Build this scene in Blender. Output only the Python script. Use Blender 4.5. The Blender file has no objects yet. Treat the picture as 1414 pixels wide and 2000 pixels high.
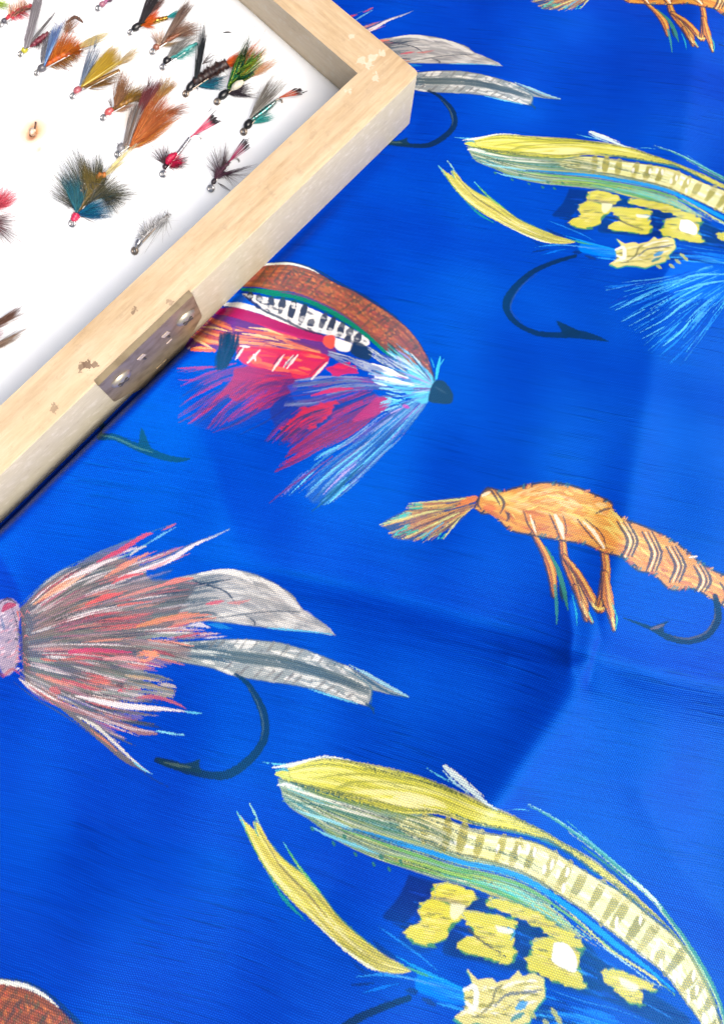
import bpy, bmesh, math, random
import numpy as np
from mathutils import Vector, Matrix
# 1 Blender unit = 1 cm
scene = bpy.context.scene
COL = scene.collection
PI = math.pi
random.seed(11)

# ---------------------------------------------------------------- camera
F_PX, PITCH, ROLL, PCX, PCY, CAM_H = 1300.0, 1.181858, -0.190817, 615.783, 245.967, 20.0
_cp, _sp = math.cos(PITCH), math.sin(PITCH)
_fw = np.array([0, _cp, -_sp]); _rt = np.array([1., 0, 0]); _up = np.array([0, _sp, _cp])
_c, _s = math.cos(ROLL), math.sin(ROLL)
CAM_R = _c*_rt + _s*_up; CAM_U = -_s*_rt + _c*_up; CAM_F = _fw
cd = bpy.data.cameras.new('camera'); cam = bpy.data.objects.new('camera', cd); COL.objects.link(cam)
m = Matrix.Identity(4)
for i in range(3):
    m[i][0], m[i][1], m[i][2] = CAM_R[i], CAM_U[i], -CAM_F[i]
m[2][3] = CAM_H
cam.matrix_world = m
cd.sensor_fit = 'VERTICAL'; cd.sensor_height = 24.0; cd.lens = F_PX/2000*24.0
cd.shift_x = (707-PCX)/2000; cd.shift_y = -(1000-PCY)/2000
cd.clip_start = 0.5; cd.clip_end = 2000
scene.camera = cam

# ---------------------------------------------------------------- daylight
SUN_EL, SUN_AZ = math.radians(57), math.radians(-46)          # azimuth counted from +x towards +y
w = bpy.data.worlds.new('World'); scene.world = w; w.use_nodes = True
nt = w.node_tree; nt.nodes.clear()
o = nt.nodes.new('ShaderNodeOutputWorld'); bg = nt.nodes.new('ShaderNodeBackground'); sky = nt.nodes.new('ShaderNodeTexSky')
sky.sky_type = 'NISHITA'; sky.sun_disc = False; sky.sun_elevation = SUN_EL; sky.sun_rotation = PI/2-SUN_AZ; sky.dust_density = 8.0; sky.air_density = .6; sky.ozone_density = .6
bg.inputs[1].default_value = 0.15
nt.links.new(sky.outputs[0], bg.inputs[0]); nt.links.new(bg.outputs[0], o.inputs[0])
sl = bpy.data.lights.new('sun', 'SUN'); sl.energy = 2.25; sl.angle = math.radians(44); sl.color = (1.0, .975, .94)
so = bpy.data.objects.new('sun', sl); COL.objects.link(so)
so.rotation_euler = Vector((math.cos(SUN_EL)*math.cos(SUN_AZ), math.cos(SUN_EL)*math.sin(SUN_AZ), math.sin(SUN_EL))).to_track_quat('Z', 'Y').to_euler()
scene.view_settings.view_transform = 'Standard'; scene.view_settings.look = 'None'; scene.view_settings.gamma = 1.0
scene.view_settings.exposure = 0.42
scene.cycles.max_bounces = 8

# ---------------------------------------------------------------- the print on the cloth
# The cloth carries a repeating print.  It is painted stroke by stroke into cloth coordinates (cm).
def ground(px, z=0.0):
    """photo pixel(s) -> point(s) on the level z, in cm"""
    p = np.asarray(px, float).reshape(-1, 2)
    d = CAM_F[None]*F_PX + (p[:, :1]-PCX)*CAM_R[None] - (p[:, 1:]-PCY)*CAM_U[None]
    t = (CAM_H - z)/-d[:, 2]
    return d[:, :2]*t[:, None]

REPEAT = np.array([-8.3068, -14.3257])        # one step of the printed repeat
TX0, TY0, TX1, TY1, TEXEL = -13.0, -14.5, 15.5, 15.5, 0.0125
TW, TH_ = int((TX1-TX0)/TEXEL), int((TY1-TY0)/TEXEL)
RGB = np.zeros((TH_, TW, 3), np.float32); ALP = np.zeros((TH_, TW), np.float32); MOT = np.zeros((TH_, TW), np.uint8)
rng = np.random.default_rng(7)
_nz = rng.normal(size=(TH_//2+1, TW//2+1)).astype(np.float32)
WOB = np.kron(_nz, np.ones((2, 2), np.float32))[:TH_, :TW]*0.5     # print bleeding along the threads
LIN = lambda c: np.where(np.array(c)/255. <= .04045, np.array(c)/255./12.92, ((np.array(c)/255.+.055)/1.055)**2.4)
STATE = dict(fr=(0, 0, 1.0), inst=[], mid=0, ref=0)
def frame(ox, oy, s, ref=0): STATE['fr'] = (ox, oy, s); STATE['ref'] = ref
def motif(i, shifts): STATE['mid'] = i; STATE['inst'] = shifts
def spline(P, n):
    P = np.asarray(P, float)
    if len(P) < 3:
        t = np.linspace(0, 1, n)[:, None]; return P[0]*(1-t)+P[-1]*t
    Q = np.vstack([2*P[0]-P[1], P, 2*P[-1]-P[-2]]); m = len(P)-1
    u = np.linspace(0, m, n); i = np.minimum(u.astype(int), m-1); t = (u-i)[:, None]
    a, b, c, d = Q[i], Q[i+1], Q[i+2], Q[i+3]
    return .5*(2*b+(c-a)*t+(2*a-5*b+4*c-d)*t*t+(3*b-a-3*c+d)*t**3)
def texels(pts):
    ox, oy, s = STATE['fr']; p = np.asarray(pts, float)*s + [ox, oy]
    w = ground(p) - STATE['ref']*REPEAT
    return (w - [TX0, TY0])/TEXEL
def over(x0, y0, m, col, alpha, k=0):
    h, w = m.shape
    X0, Y0, X1, Y1 = max(x0, 0), max(y0, 0), min(x0+w, TW), min(y0+h, TH_)
    if X1 <= X0 or Y1 <= Y0: return
    m = m[Y0-y0:Y1-y0, X0-x0:X1-x0]*alpha
    c = LIN(col).astype(np.float32)
    RGB[Y0:Y1, X0:X1] = RGB[Y0:Y1, X0:X1]*(1-m[..., None]) + c*m[..., None]
    ALP[Y0:Y1, X0:X1] = ALP[Y0:Y1, X0:X1]*(1-m) + m
    MOT[Y0:Y1, X0:X1][m > .25] = (STATE['mid']-1)*3+1+k
def wob(x0, y0, h, w):
    return np.take(np.take(WOB, np.arange(y0, y0+h) % TH_, 0), np.arange(x0, x0+w) % TW, 1)
def stroke(col, pts, w=(2, 6, 1), alpha=1.0, soft=1.3):
    """tapered brush stroke; w = widths (photo-crop px) spread along it"""
    base = texels(pts); L = np.abs(np.diff(base, axis=0)).sum()
    n = int(min(40, max(4, L/9)))
    T = spline(base, n)
    ox, oy, s = STATE['fr']
    k = np.linalg.norm(texels([pts[0], [pts[0][0]+10, pts[0][1]], [pts[0][0], pts[0][1]+10]])[[0, 0]] - texels([[pts[0][0]+10, pts[0][1]], [pts[0][0], pts[0][1]+10]]), axis=1).mean()/10
    w = np.atleast_1d(np.asarray(w, float))
    R = np.interp(np.linspace(0, 1, n), np.linspace(0, 1, len(w)), w)*.5*k
    pad = R.max()+3
    for k_, sh in enumerate(STATE['inst']):
        q = T + np.asarray(sh)*REPEAT/TEXEL
        lo = np.floor(q.min(0)-pad).astype(int); hi = np.ceil(q.max(0)+pad).astype(int)
        if hi[0] < 0 or hi[1] < 0 or lo[0] > TW or lo[1] > TH_: continue
        W, H = hi-lo; m = np.zeros((H, W), np.float32)
        nz = wob(lo[0], lo[1], H, W)
        for i in range(n-1):
            a, b = q[i]-lo, q[i+1]-lo; ra, rb = R[i], R[i+1]; pr = max(ra, rb)+2.5
            x0, y0 = np.maximum(np.floor(np.minimum(a, b)-pr).astype(int), 0); x1, y1 = np.minimum(np.ceil(np.maximum(a, b)+pr).astype(int)+1, (W, H))
            yy, xx = np.ogrid[y0:y1, x0:x1]
            d = b-a; dd = max(d@d, 1e-6)
            t = np.clip(((xx-a[0])*d[0]+(yy-a[1])*d[1])/dd, 0, 1)
            dist = np.sqrt((xx-a[0]-t*d[0])**2+(yy-a[1]-t*d[1])**2) - (ra+(rb-ra)*t)
            sub = m[y0:y1, x0:x1]
            np.maximum(sub, np.clip(.5-(dist+nz[y0:y1, x0:x1])/soft, 0, 1), out=sub)
        over(lo[0], lo[1], m, col, alpha, k_)
def fill(col, pts, alpha=1.0, blur=1, curve=True):
    P = texels(pts); P = spline(np.vstack([P, P[:1]]), 6*len(P)) if curve else np.vstack([P, P[:1]])
    for k_, sh in enumerate(STATE['inst']):
        q = P + np.asarray(sh)*REPEAT/TEXEL
        lo = np.floor(q.min(0)-4).astype(int); hi = np.ceil(q.max(0)+4).astype(int)
        if hi[0] < 0 or hi[1] < 0 or lo[0] > TW or lo[1] > TH_: continue
        W, H = hi-lo; nz = wob(lo[0], lo[1], H, W)
        xx = np.arange(W)[None]+.5+nz*1.2; yy = np.arange(H)[:, None]+.5
        ins = np.zeros((H, W), bool)
        for (ax, ay), (bx, by) in zip(q[:-1]-lo, q[1:]-lo):
            if ay == by: continue
            r0, r1 = max(0, int(min(ay, by))-1), min(H, int(max(ay, by))+2)
            y = yy[r0:r1]; c = ((ay > y) != (by > y)) & (xx[r0:r1] < (bx-ax)*(y-ay)/(by-ay)+ax)
            ins[r0:r1] ^= c
        m = ins.astype(np.float32)
        for _ in range(blur):
            m[1:-1] = (m[:-2]+2*m[1:-1]+m[2:])/4; m[:, 1:-1] = (m[:, :-2]+2*m[:, 1:-1]+m[:, 2:])/4
        over(lo[0], lo[1], m, col, alpha, k_)
def along(curves, v, u):
    """point at u along the curve lying at v (0..1) in a fan of curves"""
    k = v*(len(curves)-1); i = min(int(k), len(curves)-2); t = k-i
    A, B = curves[i], curves[i+1]
    return A(u)*(1-t)+B(u)*t
def curve(pts):
    S = spline(pts, 60); L = np.r_[0, np.cumsum(np.linalg.norm(np.diff(S, axis=0), axis=1))]; L /= L[-1]
    return lambda u: np.stack([np.interp(u, L, S[:, 0]), np.interp(u, L, S[:, 1])], -1)
def hatch(fan, cols, n, w=(3, 8), length=(.15, .45), u=(0, 1), v=(0, 1), alpha=(.6, 1.), jit=0.02):
    C = [curve(c) for c in fan]
    for _ in range(n):
        l = rng.uniform(*length); a = rng.uniform(u[0]-l*.3, u[1]-l*.6); b = a+l; a = max(a, u[0]); b = min(b, u[1])
        if b-a < .02: continue
        vv = rng.uniform(*v); v2 = np.clip(vv+rng.normal()*jit, 0, 1)
        P = [along(C, vv+(v2-vv)*t, a+(b-a)*t) for t in (0, .35, .7, 1)]
        ww = rng.uniform(*w)
        stroke(cols[rng.integers(len(cols))], P, (ww*.3, ww, ww*.8, ww*.2), rng.uniform(*alpha))
def bars(A, B, cols, us, w=14, slant=0.0, gaps=0, alpha=.9):
    a, b = curve(A), curve(B)
    for x in us:
        for k in range(2):
            v0, v1 = sorted(rng.uniform(0.02, .98, 2)) if gaps and rng.random() < gaps else (rng.uniform(0, .1), rng.uniform(.88, 1))
            P = [a(x-slant*t)*(1-t)+b(x-slant*t)*t + rng.normal(size=2)*1.5 for t in np.linspace(v0, v1, 4)]
            stroke(cols[rng.integers(len(cols))], P, (w*.7, w*rng.uniform(.7, 1.1), w*rng.uniform(.5, 1), w*.5), alpha)

def jag(poly, amp=9, step=16):
    """ragged brush-torn version of an outline"""
    P = spline(np.vstack([poly, poly[:1]]), 4*len(poly)+1); out = []
    for a, b in zip(P[:-1], P[1:]):
        k = max(1, int(np.linalg.norm(b-a)/step))
        for t in range(k): out.append(a+(b-a)*t/k + rng.normal(size=2)*[amp*1.3, amp*.5])
    return out
def paint_yellow_fly():
    motif(1, [0, -1, 1]); frame(440, 1440, .35361)
    YEL, LYEL, OLI, DOL, WHI, CYA, TEA, NAV, GRN, BRI = (214, 214, 56), (240, 240, 160), (168, 172, 48), (104, 122, 50), (232, 244, 236), (96, 205, 240), (30, 120, 150), (10, 22, 104), (86, 168, 84), (0, 125, 250)
    b = lambda L: [(x+1340.5, y+169.7) for x, y in L]
    top = [(275, 195), (350, 168), (480, 130), (600, 122), (750, 142), (900, 165), (1050, 190), (1200, 235)]+b([(0, 110), (150, 170), (250, 230), (400, 320), (500, 385), (620, 460), (720, 530), (850, 650), (950, 740), (1080, 860)])
    low = [(330, 235), (450, 285), (560, 325), (700, 352), (850, 372), (1000, 388), (1180, 372), (1300, 402)]+b([(60, 250), (200, 300), (400, 370), (500, 420), (600, 485), (700, 565), (850, 680), (980, 790), (1090, 880)])
    # soft blue ground behind the lower wing
    fill(NAV, [(1010, 720), (1150, 760), (1110, 860), (1060, 930), (1000, 1010), (930, 1010), (870, 985), (930, 900), (970, 830)], .8, 3)
    fill(NAV, b([(-30, 690), (110, 700), (130, 780), (-20, 800)]), .85, 2)
    fill(NAV, b([(250, 830), (420, 860), (640, 960), (760, 1080), (900, 1180), (1040, 1270), (1240, 1414), (1090, 1440), (800, 1290), (560, 1200), (330, 1120), (60, 1060), (-140, 1020), (-70, 880), (60, 1000), (240, 1050), (230, 900)]), .8, 3)
    # under feather: pale / green layered strokes
    up2 = [(290, 225), (420, 262), (560, 312), (800, 362), (1000, 385), (1200, 400)]+b([(0, 330), (200, 420), (400, 540)])
    dn2 = [(340, 370), (480, 470), (620, 570), (800, 640), (1000, 690), (1200, 745)]+b([(50, 640), (300, 740), (450, 830)])
    fill((150, 176, 128), up2+dn2[::-1], .85)
    hatch([up2, dn2], [(222, 232, 205), (150, 170, 80), (120, 150, 90), (205, 220, 180), (112, 190, 190), (86, 140, 96), (176, 190, 110), (70, 110, 120)], 90, (6, 14), (.15, .5), alpha=(.6, .95))
    for p in ([(300, 262), (420, 305), (580, 355), (800, 405), (1000, 450)], [(470, 365), (620, 395), (800, 425), (980, 470)]): stroke((236, 240, 220), p, (4, 16, 12, 4), .9)
    stroke((92, 140, 110), [(315, 355), (500, 380), (700, 425), (900, 455), (1150, 520), (1400, 610)], (4, 16, 14, 18, 10), .9)
    stroke((62, 92, 60), [(900, 470), (1100, 515), (1300, 575)]+b([(60, 430), (200, 500)]), (3, 9, 10, 4), .8)
    # barred feather
    fu = [(1000, 405), (1180, 395), (1380, 448)]+b([(100, 300), (250, 350), (400, 405), (550, 500), (700, 600), (850, 700), (1000, 830), (1100, 910), (1200, 1010), (1290, 1130), (1350, 1250), (1400, 1410), (1440, 1560), (1465, 1700)])
    fl = [(960, 470), (1100, 535), (1300, 590)]+b([(0, 430), (150, 490), (300, 560), (400, 620), (500, 690), (620, 770), (720, 850), (830, 940), (950, 1040), (1050, 1120), (1130, 1200), (1230, 1340), (1290, 1420), (1370, 1550), (1440, 1690)])
    fill((230, 234, 170), fu+fl[::-1])
    hatch([fu, fl], [(244, 250, 232), (220, 222, 132), (248, 252, 248)], 60, (14, 26), (.05, .12), alpha=(.5, .9))
    bars(fu, fl, [(172, 168, 66), (158, 154, 52), (184, 178, 84)], np.arange(.04, .97, .0425)+rng.normal(size=22)*.005, 58, -.02, .35, .85)
    hatch([fu, fl], [(255, 255, 250)], 34, (14, 24), (.012, .02), u=(.2, .95), v=(.2, .9), alpha=(.6, .9))
    hatch([fu, fl], [(214, 208, 120), (236, 232, 170)], 60, (8, 16), (.04, .1), v=(.0, .22), alpha=(.5, .9)); hatch([fu, fl], [(206, 198, 104), (236, 230, 160)], 50, (8, 16), (.04, .1), v=(.8, 1.), alpha=(.5, .9))
    for i in range(26):
        u0 = rng.uniform(.15, .95); A, B = curve(fu), curve(fl); v = rng.uniform(.15, .85); p = A(u0)*(1-v)+B(u0)*v
        stroke((252, 252, 246), [p, p+[-8, 42]], (18, 26, 12), .8)
    hatch([[(900, 370), (1100, 420), (1340, 520)], [(900, 450), (1100, 530), (1340, 610)]], [(120, 140, 90), (150, 160, 90), (206, 210, 170), (90, 120, 80), (190, 190, 110)], 40, (6, 13), (.3, .7), u=(0, .8), alpha=(.6, .95))
    stroke((92, 104, 70), fl, (6, 12, 12, 10, 8, 10, 5), .8)
    stroke((70, 92, 62), fu, (3, 8, 8, 6, 10, 14, 12, 16), .75)
    # blue and green stripes under the barred feather
    for off, col, w in ((0, (24, 150, 240), (4, 22, 26, 30, 30, 34, 26, 10)), (26, (20, 70, 190), (2, 6, 8, 8, 4, 3)), (46, (108, 176, 80), (6, 18, 16, 14, 10, 5))):
        stroke(col, [(640, 492+off*.4), (800, 515+off*.6), (1000, 560+off*.8), (1200, 605+off)]+b([(0, 480+off), (150, 530+off), (300, 595+off), (450, 690+off), (600, 800+off), (750, 925+off), (850, 1010+off), (1000, 1130+off*.6), (1150, 1260+off*.4)]), w, .95)
    gl = [(880, 660), (1100, 700), (1300, 770)]+b([(60, 650), (250, 740), (450, 850), (600, 960)])
    gu = [(880, 620), (1100, 650), (1300, 700)]+b([(60, 560), (250, 640), (450, 760), (640, 920)])
    hatch([gu, gl], [(118, 178, 70), (84, 160, 90), (70, 190, 180), (150, 190, 70), (196, 196, 80)], 46, (8, 18), (.15, .5), alpha=(.7, 1))
    hatch([b([(20, 540), (200, 620), (400, 720), (560, 830), (720, 960)]), b([(20, 590), (200, 670), (400, 790), (560, 890), (720, 1000)])], [(96, 200, 220), (190, 200, 110), (120, 210, 190)], 16, (6, 12), (.2, .5))
    stroke((214, 216, 120), b([(480, 730), (620, 850), (760, 990), (900, 1090), (1030, 1180), (1080, 1230)]), (3, 12, 10, 14, 6), .9)
    stroke((170, 226, 236), b([(700, 960), (860, 1080), (1000, 1190), (1080, 1240)]), (2, 8, 8, 3), .9)
    # outer wing
    fill(YEL, top+low[::-1])
    hatch([top, low], [(240, 236, 110), (220, 216, 56), (244, 242, 150), (206, 204, 52)], 80, (8, 20), (.1, .35), alpha=(.4, .8))
    hatch([top, low], [(160, 164, 48), (140, 148, 50), (186, 184, 64)], 26, (3, 8), (.08, .3), alpha=(.5, .9))
    hatch([[(650, 300), (850, 280), (1050, 285), (1200, 320)], [(700, 340), (900, 350), (1080, 360), (1230, 360)]], [(250, 246, 170), (244, 238, 140)], 18, (14, 24), (.3, .7), alpha=(.5, .9))
    for p, w in (([(480, 240), (620, 214), (800, 203), (1000, 214), (1150, 240), (1310, 300)], (3, 12, 9, 16, 6)), ([(610, 285), (700, 250), (850, 236), (1000, 240), (1130, 255)], (10, 14, 7, 10, 3)),
                 ([(352, 190), (362, 230), (450, 272), (620, 302), (800, 330), (1000, 372)], (4, 10, 14, 18, 12, 5)), ([(640, 285), (660, 270), (760, 265)], (8, 10, 2)), ([(420, 265), (560, 305), (760, 345)], (3, 10, 4))):
        stroke(OLI, p, w, .85)
    stroke((104, 118, 40), [(900, 162), (1050, 192), (1200, 240), (1330, 285)], (3, 8, 12, 5), .7)
    stroke((112, 140, 40), [(330, 240), (450, 290), (560, 330), (720, 358), (900, 385), (1050, 405)], (4, 16, 18, 10, 4), .8)
    stroke(TEA, b([(-90, 200), (60, 250), (200, 300), (350, 355), (430, 385), (500, 425), (600, 495), (680, 560), (750, 605)]), (3, 12, 16, 10, 30, 14, 10, 12, 3), .9)
    stroke((22, 60, 120), b([(420, 400), (520, 440), (620, 510), (740, 600)]), (2, 12, 9, 3), .8)
    stroke((60, 100, 80), b([(700, 610), (850, 690), (960, 790), (1080, 900)]), (3, 12, 10, 4), .8)
    stroke((96, 110, 110), b([(-60, 262), (80, 300), (250, 352)]), (3, 10, 4), .8)
    hatch([top, low], [(96, 108, 34), (84, 96, 30), (112, 120, 40)], 26, (3, 6), (.05, .2), v=(.0, .16), alpha=(.6, .9)); hatch([top, low], [(96, 108, 34), (70, 90, 40)], 26, (3, 6), (.05, .22), v=(.84, 1.), alpha=(.6, .9)); hatch([up2, dn2], [(40, 70, 60), (30, 80, 90), (60, 80, 40)], 40, (3, 7), (.1, .4), alpha=(.5, .9))
    # white and cyan tip strokes
    for p, w, c in (([(205, 133), (290, 148), (360, 150)], (2, 10, 6), CYA), ([(260, 165), (350, 158), (430, 140), (540, 116), (690, 130)], (6, 22, 14, 10, 3), WHI), ([(280, 182), (330, 178), (350, 190)], (8, 16, 4), (60, 160, 190)),
                    ([(275, 205), (320, 215), (370, 240)], (8, 16, 5), (200, 220, 90)), ([(290, 265), (340, 262), (420, 288)], (8, 22, 6), WHI), ([(390, 405), (450, 430), (600, 470), (700, 500)], (3, 12, 16, 4), (150, 220, 236)),
                    ([(470, 500), (560, 545), (720, 590), (850, 625)], (3, 16, 18, 4), (120, 200, 224)), ([(1110, 155), (1180, 190), (1260, 225)], (3, 9, 3), CYA),
                    ([(1200, 140), (1250, 175), (1320, 225), (1420, 300)]+b([(140, 165)]), (14, 34, 30, 16, 4), (216, 240, 240)), ([(1195, 160), (1250, 210), (1330, 260)], (4, 14, 5), (170, 220, 240)), ([(1210, 133), (1300, 190), (1410, 270)], (6, 12, 4), WHI)):
        stroke(c, p, w, .95)
    for x, y in ((480, 512), (600, 590), (720, 640), (820, 685), (905, 705), (968, 655), (860, 640), (660, 545)): stroke((46, 120, 96), [(x-8, y-6), (x+6, y+10)], (14, 22, 10), .85)
    # outer edge strands
    e = b([(310, 170), (420, 235), (550, 325), (700, 440), (850, 570), (1000, 710), (1080, 800), (1200, 960), (1300, 1120), (1390, 1290), (1430, 1420), (1460, 1580), (1475, 1700)])
    stroke((70, 150, 130), e, (3, 10, 16, 24, 26, 20, 34, 24, 22, 12), .95)
    stroke((180, 216, 160), [(x-6, y+12) for x, y in e[2:]], (3, 6, 8, 14, 10, 8), .8)
    stroke((150, 220, 200), [(x+4, y-8) for x, y in e[:7]], (3, 7, 7, 5, 3), .9)
    stroke((80, 180, 190), b([(530, 270), (640, 370), (740, 460), (860, 560)]), (3, 8, 8, 3), .9)
    stroke((214, 240, 240), b([(860, 590), (960, 670), (1040, 750), (1075, 800)]), (4, 18, 20, 5), .9)
    stroke((60, 130, 60), b([(620, 420), (700, 480), (800, 560), (900, 660)]), (3, 16, 14, 5), .8)
    stroke((20, 60, 140), b([(700, 500), (780, 560), (830, 620)]), (3, 14, 4), .85)
    stroke((130, 150, 70), b([(1000, 800), (1120, 910), (1220, 1040), (1310, 1190), (1390, 1360)]), (4, 16, 14, 18, 12), .9)
    stroke(CYA, b([(180, 175), (260, 182), (320, 200)]), (2, 7, 3), .8)
    # tail feather on the left
    tl = [(65, 410), (110, 520), (160, 640), (240, 780), (360, 920), (500, 1040), (680, 1180), (820, 1265), (920, 1290), (1010, 1290)]
    tr = [(138, 370), (190, 490), (240, 590), (320, 690), (430, 780), (520, 880), (620, 1000), (760, 1110), (880, 1190), (1010, 1270)]
    stroke((30, 140, 130), [(235, 790), (330, 925), (440, 1030)], (4, 22, 5), .9)
    fill((206, 202, 56), tl+tr[::-1][:-1]+[(152, 470), (162, 520), (120, 480)])
    hatch([tl, tr], [(236, 226, 120), (196, 186, 62), (160, 156, 50), (240, 234, 160), (222, 208, 90)], 60, (7, 15), (.12, .4), u=(.08, 1), v=(.08, .92), alpha=(.6, .95))
    stroke((120, 110, 30), [(190, 540), (300, 730), (440, 880), (560, 1010)], (2, 10, 14, 3), .8)
    stroke((64, 140, 60), tl[:5], (6, 10, 8, 6, 3), .9); stroke((60, 130, 90), tr[2:9], (3, 9, 8, 9, 4), .8)
    stroke(CYA, [(62, 405), (90, 460), (110, 520)], (4, 12, 3), .9); stroke((150, 216, 200), [(135, 365), (160, 420), (190, 500)], (6, 14, 4), .9); stroke((22, 150, 160), [(160, 450), (165, 520), (180, 560)], (3, 14, 3), .8)
    stroke((234, 240, 200), [(480, 1030), (640, 1160), (780, 1250), (850, 1280)], (3, 12, 18, 4), .95)
    stroke((70, 170, 90), [(320, 598), (380, 700), (450, 800), (520, 880)], (6, 18, 20, 8), .95); stroke(CYA, [(318, 595), (345, 640)], (6, 9, 3), .9); stroke((190, 200, 90), [(360, 670), (430, 780), (500, 860)], (2, 8, 4), .8)
    fill(NAV, [(800, 1100), (860, 1140), (960, 1220), (880, 1200)], .7, 2); fill(NAV, [(680, 1210), (800, 1290), (880, 1300), (760, 1290)], .6, 2)
    # cyan body strands
    fill(BRI, [(1060, 1300), (1200, 1340), (1350, 1400), (1350, 1460), (1250, 1470), (1140, 1430), (1050, 1380)], .85, 3)
    for p, w, c in (([(960, 1240), (1080, 1300), (1200, 1340)], (4, 16, 3), (70, 170, 100)), ([(840, 1040), (960, 1120), (1080, 1210), (1170, 1290)], (3, 14, 12, 3), (30, 130, 245)), ([(940, 1200), (1060, 1270), (1220, 1350), (1340, 1400)], (3, 16, 18, 8), (20, 150, 245)),
                    ([(720, 1315), (850, 1300), (1000, 1320), (1150, 1365), (1300, 1400)], (3, 16, 12, 18, 6), (40, 140, 240)), ([(760, 1400), (860, 1370), (960, 1350)], (3, 20, 3), (10, 110, 240)), ([(700, 1360), (820, 1345)], (8, 16, 4), NAV), ([(1000, 1390), (1060, 1400)], (10, 40, 10), NAV), ([(880, 1290), (1060, 1340), (1250, 1390)], (2, 6, 3), (90, 150, 230)), ([(1090, 1440), (1160, 1480)], (12, 34, 10), (20, 40, 120))):
        stroke(c, p, w, .85)
    hatch([b([(-320, 640), (0, 720), (300, 830), (640, 980), (1000, 1240)]), b([(-420, 860), (-100, 960), (200, 1060), (600, 1190), (900, 1320)])], [(10, 22, 104), (14, 34, 130), (16, 60, 190), (20, 100, 230), (12, 26, 90)], 120, (10, 26), (.05, .2), alpha=(.4, .9))
    # yellow patches of the body wing
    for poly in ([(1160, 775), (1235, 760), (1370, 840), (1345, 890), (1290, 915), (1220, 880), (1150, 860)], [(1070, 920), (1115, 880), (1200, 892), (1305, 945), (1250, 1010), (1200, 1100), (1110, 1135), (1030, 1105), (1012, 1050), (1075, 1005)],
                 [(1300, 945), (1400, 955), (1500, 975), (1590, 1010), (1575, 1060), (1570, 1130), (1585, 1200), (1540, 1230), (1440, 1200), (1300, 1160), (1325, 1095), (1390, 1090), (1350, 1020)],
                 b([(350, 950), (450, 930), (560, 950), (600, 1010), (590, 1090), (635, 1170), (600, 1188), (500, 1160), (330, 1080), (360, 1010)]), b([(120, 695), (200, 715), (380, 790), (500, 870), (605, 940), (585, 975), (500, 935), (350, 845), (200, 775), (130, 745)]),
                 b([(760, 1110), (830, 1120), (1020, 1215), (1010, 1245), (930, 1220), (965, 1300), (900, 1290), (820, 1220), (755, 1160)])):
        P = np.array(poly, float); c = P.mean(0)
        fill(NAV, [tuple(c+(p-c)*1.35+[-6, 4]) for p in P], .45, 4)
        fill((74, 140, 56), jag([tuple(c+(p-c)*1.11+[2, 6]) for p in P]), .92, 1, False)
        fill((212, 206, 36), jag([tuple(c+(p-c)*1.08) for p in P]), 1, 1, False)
        lo, hi = P.min(0), P.max(0)
        for _ in range(44):
            k = rng.integers(len(P)); q = c+(P[k]-c)*rng.uniform(.1, .75)
            stroke([(240, 228, 120), (190, 178, 50), (228, 214, 90), (120, 126, 34)][rng.integers(4)], [q-[28, -3], q+[28, 12]], (4, 11, 4), .75)
        stroke((30, 130, 190), [tuple(P[-1]), tuple(P[0]), tuple(P[1])], (3, 7, 3), .5)
    fill((250, 252, 250), b([(470, 950), (540, 960), (590, 1030), (585, 1110), (520, 1090), (460, 1050)]))
    fill((240, 240, 190), [(1240, 890), (1320, 910), (1270, 990), (1240, 970)], .85, 2); fill((240, 244, 225), b([(150, 855), (245, 880), (230, 905), (160, 890)]), .9); fill((236, 240, 210), b([(830, 1150), (940, 1210), (920, 1240), (850, 1200)]), .85, 2)
    stroke((70, 60, 20), b([(0, 880), (60, 940), (150, 1000), (200, 1030)]), (16, 12, 8, 3), .8); stroke((60, 150, 220), b([(215, 870), (255, 895), (230, 940)]), (4, 12, 4), .8); stroke((60, 150, 220), b([(590, 1100), (650, 1130)]), (4, 16, 4), .8)
    for p in ([(420, 1200), (600, 1260), (800, 1320), (1000, 1410)], [(440, 1280), (650, 1320), (850, 1400)], [(980, 1310), (1130, 1400)]): stroke((40, 120, 225), b(p), (3, 10, 6, 3), .8)
    # body tuft, throat hackle and hook are seen whole in the upper repeat
    frame(840, 220, .4059, -1)
    HB = [(30, 130, 240), (60, 170, 245), (20, 105, 235), (90, 195, 250), (14, 50, 190)]
    fan = [[(1330, 730), (1150, 790), (1000, 810), (830, 830)], [(1380, 760), (1180, 830), (1020, 890), (860, 960)], [(1400, 800), (1220, 890), (1080, 980), (960, 1050)], [(1420, 850), (1290, 960), (1180, 1080), (1060, 1180)], [(1450, 870), (1360, 1000), (1270, 1120), (1190, 1230)]]
    fill((10, 100, 240), [(1190, 700), (1320, 690), (1450, 720), (1450, 880), (1280, 900), (1140, 870), (1110, 800)], .8, 4)
    hatch(fan, HB, 150, (3, 9), (.15, .5), alpha=(.45, .95))
    for p in ([(1420, 730), (1300, 700), (1180, 690)], [(1420, 780), (1250, 790), (1110, 860)], [(1420, 810), (1300, 830), (1160, 870)], [(1300, 870), (1200, 930), (1110, 1000), (1000, 1060)], [(1240, 1000), (1190, 1060), (1100, 1130)]): stroke((100, 205, 250), p, (3, 11, 7, 2), .85)
    star = [(895, 605), (935, 630), (985, 622), (1000, 632), (1045, 622), (1075, 598), (1090, 612), (1130, 600), (1165, 612), (1172, 655), (1135, 690), (1120, 720), (1065, 735), (1030, 748), (985, 738), (945, 735), (900, 745), (860, 728), (905, 700), (890, 660), (920, 640)]
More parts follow.
